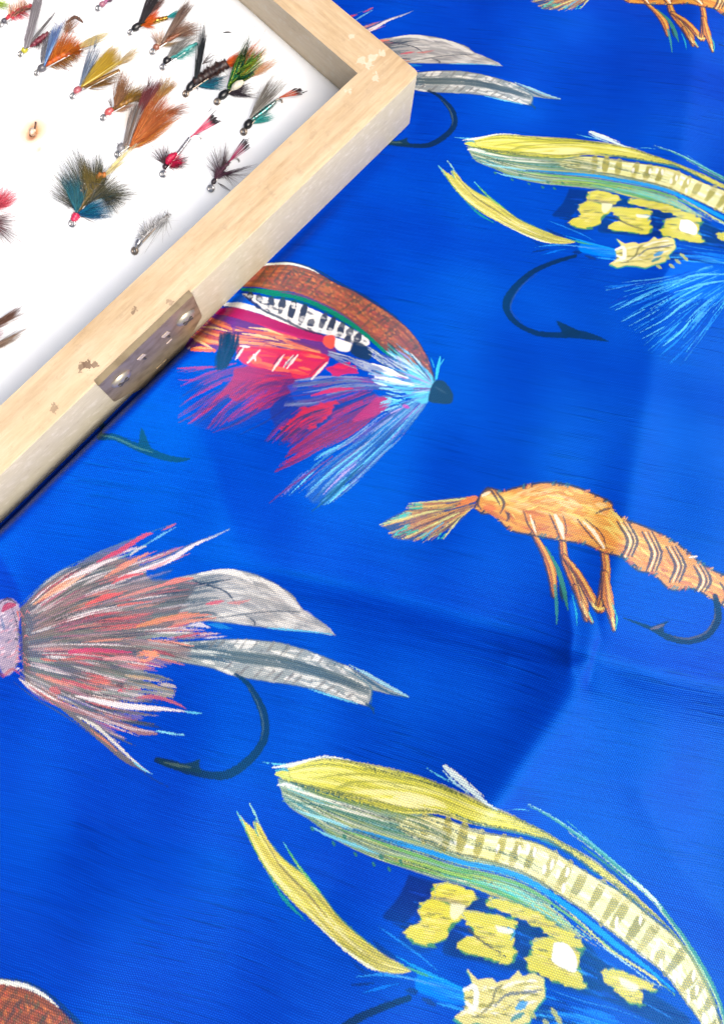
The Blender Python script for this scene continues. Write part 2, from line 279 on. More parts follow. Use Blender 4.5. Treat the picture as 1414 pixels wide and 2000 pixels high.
    hatch([[(760, 640), (880, 660), (1000, 680)], [(800, 700), (900, 710), (1000, 720)]], [(20, 120, 245), (40, 150, 250), (12, 60, 190)], 26, (5, 12), (.3, .8), alpha=(.5, .9)); hatch([[(1120, 640), (1260, 660), (1420, 690)], [(1110, 720), (1260, 720), (1420, 740)]], [(20, 120, 245), (60, 170, 250), (12, 60, 190), (14, 30, 120)], 40, (5, 11), (.2, .6), alpha=(.5, .9))
    fill((64, 160, 120), [(x+(x-1020)*.03, y+4+(y-670)*.05) for x, y in star], .9, 1, False)
    fill((226, 218, 130), star, 1, 1, False)
    hatch([[(900, 650), (1000, 640), (1080, 625), (1165, 620)], [(880, 730), (960, 720), (1050, 720), (1130, 700)]], [(246, 246, 220), (196, 188, 80), (160, 156, 50), (250, 250, 240), (120, 120, 60), (214, 204, 90)], 60, (4, 10), (.1, .3), alpha=(.6, 1), jit=.12)
    for p, c, w in (([(890, 660), (930, 650), (930, 700), (900, 690)], (240, 248, 244), (10, 20, 10)), ([(940, 720), (985, 690), (1000, 650), (1020, 640)], (120, 116, 60), (4, 8, 3)), ([(1000, 690), (1040, 660), (1110, 650), (1160, 640)], (90, 100, 110), (4, 9, 4)), ([(1075, 690), (1110, 675)], (20, 150, 230), (12, 22, 6)), ([(1060, 720), (1100, 700)], (24, 130, 140), (8, 16, 6))): stroke(c, p, w, .85)
    for x, y in ((1090, 745), (1150, 742), (1205, 690), (1180, 720), (1130, 700), (1220, 705)): stroke((176, 186, 90), [(x-10, y-6), (x+10, y+8)], (8, 22, 8), .85)
    hk = [(700, 688), (600, 718), (500, 762), (420, 830), (374, 900), (376, 960), (430, 1020), (520, 1062), (620, 1070), (700, 1066), (780, 1080), (852, 1102)]
    stroke((12, 22, 56), hk, (16, 20, 24, 30, 40, 30, 24, 24, 26, 40, 30, 4), .93); fill((12, 22, 56), [(606, 998), (640, 1010), (730, 1060), (660, 1075), (630, 1040)], .95)
    stroke((44, 66, 120), [(520, 770), (440, 835), (394, 910), (398, 960), (450, 1015)], (2, 6, 9, 5, 2), .6)

def paint_grey_fly():
    motif(2, [0, -1]); S = stroke
    # tail feathers and hook
    frame(300, 1060, .3819)
    uo = [(-170, 265), (-90, 232), (0, 205), (100, 180), (220, 158), (370, 143), (500, 172), (620, 230), (710, 290), (750, 350), (850, 420), (918, 484)]
    ul = [(-160, 400), (-90, 430), (0, 440), (100, 420), (250, 395), (330, 400), (430, 415), (520, 430), (650, 450), (800, 466), (918, 484)]
    fill((70, 96, 120), [(x, y-5) for x, y in uo]+[(x, y+5) for x, y in ul[::-1]], .8); fill((166, 166, 164), uo+ul[::-1])
    hatch([uo, ul], [(214, 214, 210), (190, 188, 184), (140, 142, 142), (228, 228, 224), (170, 164, 160)], 110, (12, 26), (.05, .14), u=(.4, 1), v=(.03, .97), alpha=(.3, .7), jit=.06)
    hatch([uo, ul], [(84, 94, 100), (100, 108, 110), (120, 124, 128), (70, 76, 84), (150, 140, 142)], 90, (8, 16), (.1, .3), u=(0, .45), v=(.1, .95), alpha=(.5, .95), jit=.04)
    S((222, 222, 218), [(230, 160), (330, 150), (420, 165), (500, 215)], (8, 20, 30, 8), .9); S((226, 226, 222), [(540, 200), (620, 250), (700, 320), (740, 350)], (10, 34, 30, 10), .8)
    S((150, 100, 104), [(20, 235), (130, 205), (230, 205)], (4, 20, 6), .8); S((30, 30, 40), [(0, 245), (150, 225), (280, 205), (400, 192)], (4, 9, 7, 3), .85); S((30, 30, 40), [(190, 178), (240, 205), (330, 235), (380, 265), (420, 318)], (3, 6, 8, 9, 3), .85); S((40, 42, 50), [(470, 380), (510, 405), (515, 425)], (4, 8, 10), .8); S((60, 62, 64), [(260, 390), (450, 372), (600, 362), (750, 368)], (3, 7, 6, 3), .75)
    S((206, 70, 84), [(270, 312), (320, 305), (360, 300)], (6, 20, 5), .8); S((206, 120, 110), [(380, 310), (430, 312), (490, 300)], (6, 18, 5), .7); S((206, 110, 90), [(0, 400), (80, 370), (180, 350)], (8, 26, 6), .85); S((216, 140, 110), [(0, 440), (120, 405), (320, 382)], (8, 26, 6), .85)
    S((90, 190, 236), [(580, 446), (650, 452), (780, 466), (910, 486)], (3, 9, 7, 4), .85)
    S((210, 206, 216), [(180, 420), (240, 415), (290, 432)], (8, 24, 6), .85); S((30, 130, 210), [(270, 412), (340, 425), (400, 440)], (5, 24, 5), .7)
    hatch([[(-60, 450), (100, 425), (280, 430)], [(-60, 520), (150, 490), (380, 480)]], [(200, 170, 180), (220, 214, 220), (150, 100, 110), (120, 124, 130), (216, 150, 130)], 30, (7, 16), (.2, .5))
    lo_t = [(-80, 470), (60, 505), (200, 500), (350, 492), (500, 500), (650, 520), (780, 560), (900, 610), (1000, 652), (1105, 702)]
    lo_b = [(-80, 560), (60, 590), (200, 612), (300, 632), (430, 682), (550, 704), (700, 728), (820, 755), (950, 802), (1096, 842)]
    fork = [(1150, 728), (1220, 762), (1300, 797), (1210, 783), (1116, 762), (1112, 800)]
    fill((50, 80, 110), [(x, y-5) for x, y in lo_t]+[(x, y+2) for x, y in fork]+[(x, y+6) for x, y in lo_b[::-1]], .8, 1, False); fill((150, 158, 156), lo_t+fork+lo_b[::-1], 1, 1, False)
    hatch([lo_t, lo_b], [(226, 228, 222), (206, 208, 204), (180, 184, 180), (236, 236, 232)], 130, (12, 24), (.03, .09), u=(.15, 1), v=(.02, .98), alpha=(.5, .95), jit=.06)
    hatch([lo_t, lo_b], [(84, 98, 96), (100, 112, 110), (70, 84, 88), (110, 120, 116)], 90, (9, 18), (.15, .4), u=(.05, 1), v=(.36, .6), alpha=(.7, .95))
    hatch([lo_t, lo_b], [(60, 80, 96), (90, 110, 118), (210, 218, 214), (76, 96, 106)], 50, (6, 14), (.15, .3), u=(0, .4), v=(.1, .75), alpha=(.6, .95))
    bars(lo_t, [tuple((np.array(a)*.68+np.array(b)*.32)) for a, b in zip(lo_t, lo_b)], [(104, 106, 100), (130, 128, 118)], np.arange(.3, .95, .04)+rng.normal(size=17)*.008, 13, .03, .5, .5)
    bars([tuple((np.array(a)*.3+np.array(b)*.7)) for a, b in zip(lo_t, lo_b)], lo_b, [(110, 104, 98), (130, 126, 116)], np.arange(.4, .97, .045)+rng.normal(size=13)*.008, 14, .04, .5, .55)
    fill((20, 60, 200), [(1112, 752), (1160, 770), (1150, 830), (1108, 860)], .0)
    S((150, 200, 216), [(1000, 640), (1100, 690), (1200, 745), (1302, 797)], (4, 18, 16, 10), .95); S((40, 80, 110), [(1010, 660), (1110, 725), (1200, 775), (1300, 802)], (4, 16, 9, 4), .85); S((30, 66, 100), [(1085, 835), (1115, 850), (1125, 880)], (8, 22, 6), .85); S((60, 110, 130), [(900, 620), (1010, 680), (1110, 750), (1110, 830)], (2, 8, 10, 8), .7); S((110, 205, 236), [(790, 756), (900, 795), (1040, 836)], (4, 10, 5), .85)
    hk = [(420, 672), (478, 720), (528, 800), (562, 880), (570, 980), (534, 1060), (460, 1130), (385, 1172), (300, 1172), (200, 1150), (110, 1122), (20, 1102)]
    S((16, 32, 54), hk, (14, 24, 38, 46, 44, 40, 42, 40, 34, 34, 40, 26), .93); fill((20, 44, 54), [(20, 1085), (110, 1108), (190, 1105), (248, 1085), (240, 1110), (254, 1155), (190, 1150), (60, 1128)], .95)
    S((70, 96, 112), [(480, 735), (535, 830), (560, 930), (550, 1010)], (2, 9, 12, 3), .6); S((80, 104, 90), [(60, 1112), (200, 1132)], (4, 16, 6), .6)
    # fan of hackle and head
    frame(0, 980, .3182)
    fan = [[(190, 610), (400, 420), (700, 280), (1090, 130)], [(220, 640), (500, 440), (800, 330), (980, 262)], [(250, 680), (600, 480), (950, 370), (1390, 180)], [(250, 720), (600, 560), (900, 500), (1180, 460)], [(250, 760), (600, 640), (1000, 560), (1350, 520)],
           [(220, 800), (600, 720), (1000, 700), (1400, 640)], [(220, 830), (600, 800), (1000, 790), (1414, 790)], [(220, 870), (600, 880), (900, 910), (1414, 1010)], [(220, 920), (500, 950), (800, 1010), (1050, 1080)], [(200, 960), (450, 1060), (750, 1130), (1080, 1160)],
           [(180, 1000), (400, 1110), (650, 1220), (1200, 1285)], [(160, 1040), (350, 1180), (650, 1320), (1130, 1415)], [(150, 1060), (350, 1230), (600, 1400), (920, 1655)]]
    GR = [(128, 112, 100), (104, 106, 92), (120, 100, 88), (92, 96, 78), (196, 190, 194), (176, 156, 164), (84, 92, 98), (130, 140, 130), (212, 204, 208), (156, 126, 134), (150, 112, 104)]
    PK = [(190, 116, 108), (204, 104, 84), (170, 96, 114), (206, 136, 112), (180, 76, 80), (150, 84, 76)]
    fill((98, 92, 88), [(180, 620), (400, 430), (640, 330), (800, 330), (900, 380), (940, 450), (1100, 480), (1200, 520), (1120, 640), (1060, 760), (960, 810), (900, 900), (900, 1000), (880, 1080), (860, 1150), (800, 1190), (640, 1230), (420, 1180), (280, 1150), (190, 1040)], .95, 3)
    hatch(fan, [(126, 118, 108), (150, 122, 116), (100, 102, 88), (140, 106, 94), (112, 118, 102), (156, 128, 120)], 120, (24, 46), (.2, .5), u=(0, .8), alpha=(.3, .6), jit=.01)
    hatch(fan, GR, 210, (9, 22), (.14, .4), u=(0, .82), alpha=(.5, .95), jit=.01)
    hatch(fan, PK, 110, (9, 22), (.1, .28), u=(.08, .85), alpha=(.55, .95), jit=.01)
    hatch(fan, [(56, 58, 54), (74, 66, 60), (44, 46, 50), (70, 72, 50)], 130, (4, 8), (.12, .3), u=(.1, .85), alpha=(.5, .9), jit=.01)
    hatch(fan, [(226, 222, 226), (206, 196, 200)], 30, (5, 10), (.15, .4), u=(.05, .8), alpha=(.6, .95), jit=.01)
    S((70, 110, 130), [(180, 600), (400, 410), (700, 268), (930, 180), (1080, 128)], (3, 8, 8, 7, 4), .7)
    S((212, 150, 110), [(260, 600), (400, 500), (520, 430)], (10, 30, 8), .8); S((236, 190, 160), [(330, 560), (470, 480), (570, 420)], (6, 20, 6), .8); S((225, 214, 218), [(480, 440), (620, 380), (720, 330)], (8, 26, 6), .9)
    S((196, 62, 84), [(640, 345), (780, 275), (900, 200), (960, 180)], (10, 30, 26, 6), .95); S((188, 80, 96), [(1010, 165), (1060, 145), (1090, 128)], (4, 16, 6), .9); S((100, 170, 220), [(900, 260), (1000, 200), (1090, 150)], (8, 16, 4), .9); S((60, 130, 170), [(760, 330), (850, 290), (960, 220)], (4, 20, 5), .8)
    S((214, 134, 100), [(680, 440), (800, 370), (930, 300)], (8, 34, 10), .9); S((200, 196, 200), [(830, 310), (880, 270), (920, 260)], (10, 22, 6), .85)
    S((222, 214, 220), [(760, 440), (900, 400), (1050, 350), (1200, 260), (1300, 220), (1400, 175)], (6, 22, 34, 20, 14, 4), .95); S((216, 150, 150), [(880, 410), (980, 385), (1070, 340)], (5, 22, 4), .8); S((80, 120, 170), [(1250, 240), (1330, 205), (1405, 172)], (3, 10, 5), .8); S((100, 108, 130), [(820, 400), (1000, 350), (1150, 270), (1290, 215)], (3, 7, 8, 4), .8)
    S((214, 90, 78), [(560, 610), (680, 560), (780, 540)], (8, 36, 8), .9); S((214, 80, 72), [(720, 480), (800, 440), (900, 425)], (6, 24, 8), .85)
    S((214, 110, 84), [(980, 510), (1080, 480), (1190, 465)], (6, 34, 10), .9); S((212, 130, 110), [(760, 570), (900, 530), (1050, 490), (1180, 470)], (8, 22, 16, 5), .8); fill((20, 60, 150), [(930, 440), (1000, 410), (1080, 400), (1020, 460), (960, 470)], .7, 3)
    S((206, 130, 70), [(860, 750), (980, 720), (1130, 690), (1230, 680)], (14, 34, 18, 5), .9); S((216, 130, 100), [(960, 730), (1120, 700), (1300, 690)], (6, 26, 6), .85)
    S((196, 60, 96), [(450, 905), (560, 895), (720, 905), (820, 915)], (22, 26, 20, 6), .85); S((214, 150, 150), [(650, 950), (780, 950), (900, 970)], (8, 30, 8), .85)
    hatch([[(850, 905), (910, 900), (985, 925)], [(855, 965), (910, 975), (980, 960)]], [(246, 148, 92), (240, 130, 76), (236, 150, 110), (190, 130, 110)], 16, (7, 15), (.3, .8), alpha=(.5, .9), jit=.15); hatch([[(545, 1055), (620, 1055), (700, 1080)], [(560, 1100), (620, 1115), (700, 1105)]], [(214, 100, 80), (224, 116, 96), (190, 90, 84), (160, 110, 100)], 16, (7, 14), (.3, .8), alpha=(.5, .85), jit=.15)
    S((206, 80, 92), [(740, 1150), (840, 1140), (880, 1160)], (14, 34, 8), .85); S((196, 96, 100), [(860, 1190), (960, 1190), (1090, 1230), (1150, 1260)], (8, 24, 14, 4), .85); S((206, 110, 90), [(330, 1210), (400, 1240), (470, 1260)], (14, 30, 8), .8); S((200, 90, 80), [(340, 1130), (390, 1160)], (30, 40, 12), .7)
    S((226, 222, 228), [(480, 1180), (640, 1220), (820, 1250), (1000, 1262), (1160, 1278)], (8, 30, 34, 20, 6), .95); S((96, 196, 236), [(1140, 1275), (1190, 1284), (1245, 1286)], (6, 14, 5), .95); S((50, 60, 80), [(500, 1210), (640, 1262), (820, 1290), (960, 1300)], (3, 10, 12, 4), .8)
    S((150, 110, 110), [(300, 1190), (480, 1270), (700, 1340), (860, 1400), (970, 1412)], (8, 26, 30, 34, 12), .95); S((206, 190, 200), [(420, 1230), (600, 1310), (800, 1380), (960, 1400)], (3, 12, 14, 5), .8); S((130, 214, 240), [(970, 1395), (1050, 1405), (1140, 1416)], (10, 14, 6), .95); S((24, 48, 110), [(640, 1330), (800, 1350), (1000, 1375)], (3, 12, 3), .7)
    S((110, 104, 96), [(330, 1200), (480, 1330), (620, 1450), (760, 1570), (900, 1650)], (6, 26, 40, 34, 10), .95); S((214, 214, 206), [(480, 1310), (600, 1380), (720, 1490), (830, 1590), (930, 1660)], (6, 22, 18, 14, 5), .95); S((206, 130, 100), [(560, 1400), (640, 1460), (720, 1530)], (5, 16, 4), .85); S((110, 205, 245), [(820, 1590), (880, 1635), (940, 1665)], (4, 14, 4), .9); S((24, 50, 110), [(800, 1600), (920, 1680), (1040, 1740)], (4, 12, 4), .6)
    S((60, 76, 70), [(120, 1080), (250, 1190), (400, 1300), (560, 1430)], (4, 10, 10, 4), .6)
    hatch([[(780, 1020), (930, 1040), (1060, 1080)], [(780, 1080), (930, 1110), (1090, 1140)], [(760, 1150), (920, 1170), (1070, 1200)]], [(110, 120, 116), (160, 158, 150), (90, 96, 90), (190, 180, 176), (176, 150, 110), (130, 136, 140)], 60, (8, 18), (.3, .8), alpha=(.6, .95))
    # head
    fill((172, 158, 182), [(60, 570), (140, 560), (180, 620), (160, 760), (160, 890), (130, 1000), (70, 1040), (30, 960), (8, 840), (24, 720), (44, 620)], 1, 2)
    for _ in range(60):
        x, y = rng.uniform(25, 165), rng.uniform(590, 1010); S([(214, 196, 226), (150, 140, 176), (232, 220, 238), (206, 150, 170), (110, 112, 140)][rng.integers(5)], [(x-12, y+6), (x+14, y-8)], (6, 13, 5), .7)
    for _ in range(34):
        x, y = rng.uniform(140, 235), rng.uniform(640, 980); S([(60, 66, 80), (206, 120, 120), (120, 130, 130), (70, 80, 100)][rng.integers(4)], [(x-10, y+8), (x, y-10), (x+14, y+4)], (3, 9, 4), .8)
    S((172, 40, 80), [(70, 640), (100, 610), (150, 600)], (16, 44, 20), .85); S((60, 40, 70), [(60, 590), (110, 560), (160, 590)], (6, 16, 8), .8); S((180, 76, 80), [(20, 1020), (60, 1045), (110, 1000), (160, 1030)], (10, 22, 20, 8), .6); S((70, 110, 160), [(60, 690), (70, 760)], (8, 26, 8), .6); S((40, 60, 100), [(8, 900), (16, 980), (50, 1050)], (4, 12, 8), .8); S((226, 120, 110), [(160, 640), (170, 700)], (8, 16, 6), .7); S((90, 80, 110), [(130, 620), (150, 720), (170, 820), (170, 920)], (5, 12, 14, 6), .6)

def paint_red_fly():
    motif(3, [0, 1]); frame(340, 480, .396)
    S = stroke
    # strands hanging to the lower left
    low = [[(330, 540), (220, 580), (60, 580)], [(360, 600), (200, 650), (60, 730)], [(380, 640), (220, 740), (40, 860)], [(450, 660), (320, 780), (190, 910)], [(520, 680), (420, 760), (300, 860)], [(600, 700), (500, 780), (400, 810)]]
    fill((24, 50, 170), [(330, 620), (560, 660), (540, 800), (330, 900), (180, 900), (120, 850)], .5, 5)
    hatch(low, [(120, 34, 130), (90, 40, 150), (170, 20, 110), (50, 40, 140), (34, 50, 150), (140, 30, 120)], 110, (7, 16), (.3, .7), alpha=(.5, .95))
    fill((164, 12, 72), [(310, 610), (440, 585), (560, 610), (612, 660), (606, 712), (540, 740), (500, 775), (470, 800), (405, 804), (430, 760), (470, 715), (400, 730), (330, 772), (270, 745), (200, 800), (150, 830), (250, 720), (300, 660)], .95, 2)
    hatch([[(600, 640), (420, 640), (280, 720)], [(600, 720), (480, 770), (380, 850)]], [(176, 14, 70), (130, 18, 84), (186, 24, 62), (110, 30, 120), (80, 24, 100)], 80, (5, 12), (.25, .6))
    for p in ([(330, 770), (230, 840), (180, 905)], [(280, 740), (140, 820), (45, 870)], [(480, 780), (330, 870), (200, 920)]): S((92, 30, 124), p, (14, 12, 3), .9)
    for p in ([(600, 770), (470, 860), (330, 930)], [(420, 800), (300, 880), (240, 900)]): S((30, 44, 140), p, (6, 10, 3), .8)
    fill((40, 24, 110), [(560, 660), (700, 640), (900, 690), (1000, 740), (900, 830), (760, 900), (640, 930), (520, 900), (480, 800)], .55, 6)
    hatch([[(900, 680), (700, 740), (520, 860), (440, 960)], [(1040, 760), (860, 850), (700, 940), (600, 1000)]], [(130, 16, 80), (160, 18, 84), (70, 24, 110), (40, 30, 120), (190, 22, 80), (34, 60, 160)], 110, (5, 12), (.2, .5), alpha=(.5, .9))
    # middle streaks
    fill((20, 70, 200), [(560, 690), (760, 640), (900, 700), (880, 740), (640, 790)], .6, 4)
    hatch([[(1180, 690), (950, 650), (780, 640), (600, 660)], [(1160, 720), (900, 720), (700, 780), (540, 800)]], [(110, 130, 180), (60, 70, 150), (150, 40, 130), (130, 140, 190), (40, 90, 200), (90, 100, 150), (80, 40, 130)], 70, (6, 14), (.2, .5), alpha=(.6, .95))
    S((206, 30, 84), [(680, 740), (780, 715), (880, 705)], (5, 24, 8), .9)
    fill((196, 20, 46), jag([(640, 800), (720, 780), (805, 764), (760, 830), (700, 885), (665, 905), (655, 870), (590, 910), (530, 905), (575, 855)], 8, 10), .95, 2, False)
    hatch([[(770, 790), (640, 830), (480, 950)], [(730, 860), (660, 900), (580, 975)]], [(40, 40, 120), (150, 20, 80), (206, 26, 60), (30, 40, 100), (110, 24, 90)], 60, (4, 10), (.3, .6))
    for p in ([(560, 890), (510, 940), (465, 965)], [(620, 900), (560, 950)]): S((24, 40, 100), p, (14, 10, 3), .8)
    hatch([[(1060, 740), (880, 830), (720, 910), (580, 1000)], [(1050, 800), (860, 940), (700, 1020), (500, 1115)]], [(150, 12, 72), (168, 16, 78), (120, 16, 80), (100, 26, 110)], 90, (6, 14), (.25, .6), alpha=(.7, 1))
    fill((176, 12, 88), [(1000, 745), (1070, 745), (1050, 800), (960, 850), (880, 860)], .9, 2)
    # throat hackle
    th = [[(1200, 740), (1030, 830), (850, 960), (690, 1050), (470, 1270)], [(1220, 750), (1060, 880), (900, 1010), (780, 1100), (600, 1250)], [(1240, 760), (1110, 900), (950, 1060), (830, 1160), (680, 1320)], [(1245, 790), (1150, 920), (1030, 1040), (900, 1170), (760, 1290)]]
    fill((40, 80, 170), [(1200, 750), (1240, 780), (1130, 910), (960, 1070), (820, 1180), (700, 1270), (660, 1200), (760, 1080), (900, 960), (1060, 830)], .6, 4)
    hatch(th, [(70, 110, 180), (100, 150, 200), (110, 205, 240), (170, 150, 220), (40, 60, 130), (90, 70, 160), (50, 90, 150), (60, 130, 200), (140, 160, 200)], 150, (5, 12), (.12, .4), u=(0, .95), alpha=(.55, .95))
    for p in ([(700, 1100), (580, 1180), (470, 1270)], [(780, 1040), (640, 1140), (500, 1240)]): S((100, 40, 130), p, (8, 10, 3), .85)
    for p in ([(880, 1130), (780, 1230), (680, 1310)], [(930, 1080), (800, 1200), (720, 1260)]): S((26, 70, 110), p, (6, 16, 4), .85)
    # body of warm strokes
    fill((110, 40, 120), [(220, 330), (400, 380), (600, 430), (760, 470), (800, 540), (700, 560), (460, 520), (200, 520), (60, 500), (60, 440), (140, 350)], .9, 2)
    hatch([[(120, 330), (330, 410), (550, 440), (720, 500)], [(50, 450), (200, 500), (450, 510), (730, 560)]], [(238, 134, 74), (248, 176, 108), (226, 96, 60), (200, 90, 70), (240, 150, 90), (110, 46, 110)], 110, (8, 16), (.12, .35), alpha=(.65, 1))
    for p in ([(140, 400), (200, 410), (280, 430)], [(350, 440), (430, 450), (520, 470)], [(380, 410), (470, 420), (540, 445)], [(100, 460), (170, 490), (220, 520)]): S((252, 214, 150), p, (4, 12, 4), .9)
    S((236, 110, 60), [(120, 520), (170, 518), (225, 525)], (18, 28, 14), .95); S((250, 190, 120), [(130, 512), (210, 516)], (6, 9, 4), .8); S((200, 180, 210), [(95, 510), (105, 515)], (10, 16, 8), .9)
    S((110, 40, 140), [(230, 320), (300, 380), (310, 420)], (16, 34, 16), .75)
    fill((210, 26, 46), [(320, 500), (500, 508), (720, 530), (765, 565), (700, 640), (600, 655), (560, 620), (400, 600), (335, 565)], .95, 2)
    hatch([[(330, 510), (540, 520), (750, 560)], [(340, 580), (520, 620), (690, 650)]], [(240, 70, 50), (206, 20, 80), (244, 110, 60), (214, 24, 70)], 30, (10, 22), (.15, .3))
    S((240, 110, 50), [(390, 560), (430, 570)], (30, 44, 20), .8)
    hatch([[(250, 440), (240, 520), (225, 620)], [(335, 435), (325, 500), (275, 610)]], [(24, 28, 50), (20, 26, 44), (34, 36, 64)], 60, (10, 24), (.3, .8), alpha=(.6, .95))
    for a, b_ in (((545, 540), (490, 618)), ((612, 542), (560, 606)), ((757, 578), (680, 660)), ((355, 508), (318, 565)), ((432, 518), (372, 582)), ((590, 545), (545, 600)), ((340, 500), (380, 505)), ((400, 540), (410, 570))): S((238, 226, 226), [a, b_], (6, 15, 7), .9)
    for a, b_ in (((530, 540), (480, 610)), ((600, 540), (545, 600)), ((740, 575), (670, 640)), ((345, 505), (310, 560))): S((60, 40, 70), [a, b_], (3, 7, 3), .8)
    fill((196, 16, 84), jag([(755, 610), (800, 588), (850, 580), (890, 600), (905, 625), (840, 636), (780, 645)], 6, 10), .95, 1, False); S((230, 30, 60), [(790, 600), (860, 600)], (10, 24, 8), .7)
    # crimson band, white streak, barred feather, green and brown wings
    S((176, 12, 84), [(210, 322), (300, 335), (400, 362), (550, 402), (700, 452), (790, 480)], (30, 50, 52, 46, 40, 12), .97)
    S((226, 30, 90), [(420, 390), (560, 440), (700, 470)], (4, 16, 4), .7)
    fill((10, 96, 236), [(280, 240), (350, 240), (450, 320), (380, 318), (260, 285)], .9, 2)
    S((240, 244, 246), [(245, 287), (330, 300), (420, 325), (520, 365), (640, 415)], (18, 30, 26, 20, 6), .97)
    bu = [(340, 235), (480, 262), (600, 280), (720, 330), (840, 390), (960, 465)]; bl = [(345, 245), (430, 310), (520, 352), (620, 402), (720, 432), (820, 455), (930, 500)]
    fill((236, 238, 240), bu+bl[::-1]); bars(bu, bl, [(44, 48, 66), (56, 58, 76)], [.06, .13, .22, .3, .385, .47, .55, .63, .7, .78, .85, .92], 36, -.02, .35, .85); hatch([bu, bl], [(236, 238, 240), (60, 62, 80), (200, 204, 210)], 40, (8, 18), (.02, .06), alpha=(.5, .8)); hatch([bl, [(x-4, y-22) for x, y in bl]], [(240, 242, 244)], 20, (6, 14), (.05, .15), u=(.1, .8))
    S((28, 34, 56), [(345, 246), (440, 320), (530, 362), (640, 415), (740, 445)], (5, 10, 12, 10, 4), .85); S((34, 40, 110), [(350, 250), (400, 290), (440, 316)], (6, 16, 6), .8)
    S((20, 128, 84), [(335, 215), (480, 236), (600, 252), (720, 295), (840, 360), (940, 430), (1030, 510), (1110, 580)], (14, 30, 28, 30, 34, 32, 28, 10), .97); S((12, 90, 70), [(420, 250), (600, 275), (760, 335), (900, 430)], (3, 10, 9, 4), .7)
    S((100, 50, 120), [(520, 232), (640, 250), (760, 300), (860, 360), (960, 440)], (3, 16, 14, 12, 4), .85)
    wt = [(340, 130), (440, 95), (560, 98), (690, 130), (800, 190), (900, 240), (1000, 300), (1100, 370), (1180, 450), (1240, 540), (1280, 650)]
    wl = [(300, 190), (400, 205), (500, 222), (620, 235), (750, 290), (850, 350), (950, 430), (1030, 505), (1100, 570), (1190, 630), (1275, 675)]
    fill((26, 30, 60), [(x+2, y-7) for x, y in wt]+wl[::-1], .85); fill((146, 82, 42), wt+wl[::-1])
    hatch([wt, wl], [(180, 100, 48), (134, 76, 40), (170, 86, 50), (190, 112, 54), (112, 70, 42), (150, 74, 60)], 130, (8, 16), (.08, .22), alpha=(.5, .9), jit=.05)
    bars(wt, wl, [(92, 74, 50), (110, 82, 52), (80, 70, 56)], np.arange(.1, .92, .03)+rng.normal(size=28)*.006, 15, .04, .9, .5)
    for _ in range(320):
        A, B = curve(wt), curve(wl); uu, vv = rng.uniform(.1, .95), rng.uniform(.05, .95); q = A(uu)*(1-vv)+B(uu)*vv
        S([(88, 78, 50), (216, 130, 64), (110, 100, 60), (200, 90, 50)][rng.integers(4)], [q, q+[9, 6]], (4, 9, 4), .65)
    S((236, 244, 238), [(400, 102), (460, 90), (580, 95), (660, 115), (715, 140)], (8, 13, 13, 9, 3), .95); S((20, 50, 80), [(440, 84), (580, 86), (700, 122), (830, 195), (960, 265), (1100, 360)], (3, 6, 8, 9, 10, 4), .75)
    hatch([[(1040, 460), (1100, 520), (1200, 600)], [(1060, 540), (1130, 590), (1220, 650)]], [(60, 60, 60), (40, 130, 120), (100, 190, 190), (176, 100, 60), (40, 70, 60)], 26, (6, 12), (.3, .7))
    # fan at the head
    fill((96, 196, 232), [(1150, 610), (1215, 590), (1290, 670), (1270, 740), (1225, 780), (1130, 720), (1080, 700), (1130, 670)], .95, 2)
    hatch([[(1275, 680), (1200, 560), (1120, 470)], [(1275, 685), (1150, 620), (980, 570)], [(1275, 695), (1130, 670), (950, 640)], [(1270, 710), (1150, 710), (1000, 690)], [(1250, 740), (1150, 790), (1020, 850)]], [(120, 215, 240), (200, 230, 240), (90, 130, 200), (170, 150, 210), (60, 80, 150), (150, 225, 245), (70, 180, 230)], 130, (5, 12), (.2, .6), alpha=(.6, 1))
    S((240, 246, 250), [(975, 590), (1050, 620), (1150, 655)], (18, 36, 8), .95); S((234, 244, 250), [(990, 650), (1080, 665), (1180, 690)], (8, 20, 5), .9); S((40, 50, 90), [(1150, 520), (1210, 600), (1260, 660)], (3, 8, 4), .85); S((30, 40, 70), [(1240, 560), (1270, 620), (1280, 665)], (4, 9, 6), .85); S((150, 40, 140), [(1090, 640), (1170, 665)], (3, 7, 3), .8); S((120, 30, 140), [(1180, 705), (1265, 705)], (4, 10, 5), .85); S((190, 40, 160), [(1130, 790), (1160, 800)], (10, 22, 6), .8)
    S((60, 196, 236), [(1290, 655), (1300, 600), (1310, 550)], (12, 20, 8), .95); S((40, 150, 220), [(1280, 600), (1265, 555)], (8, 10, 4), .9); S((60, 180, 230), [(1300, 600), (1330, 560)], (8, 10, 3), .9)
    fill((238, 88, 50), [(745, 445), (790, 445), (800, 490), (770, 510), (735, 480)], .95, 1); fill((244, 244, 244), [(795, 455), (840, 470), (880, 490), (860, 525), (800, 510)], .97, 1); fill((28, 44, 72), [(885, 475), (930, 485), (975, 530), (960, 565), (900, 550), (870, 520)], .95, 2)
    hatch([[(760, 520), (900, 560), (1050, 620)], [(760, 550), (900, 610), (1020, 650)]], [(100, 120, 170), (140, 150, 190), (70, 80, 130), (180, 190, 210)], 40, (6, 12), (.2, .5)); hatch([[(950, 480), (1060, 560), (1180, 640)], [(960, 540), (1050, 600), (1150, 650)]], [(110, 120, 160), (190, 200, 210), (60, 100, 110)], 26, (5, 10), (.2, .5))
    fill((32, 48, 68), [(1255, 745), (1262, 710), (1285, 668), (1330, 668), (1372, 725), (1366, 776), (1300, 778), (1258, 768)], 1, 1); S((60, 80, 96), [(1290, 700), (1340, 730)], (6, 12, 5), .6)
    frame(0, 820, .3112)
    hk = [(560, -60), (620, 20), (655, 55), (720, 92), (800, 96), (880, 140), (980, 190), (1080, 232), (1150, 245), (1205, 240)]
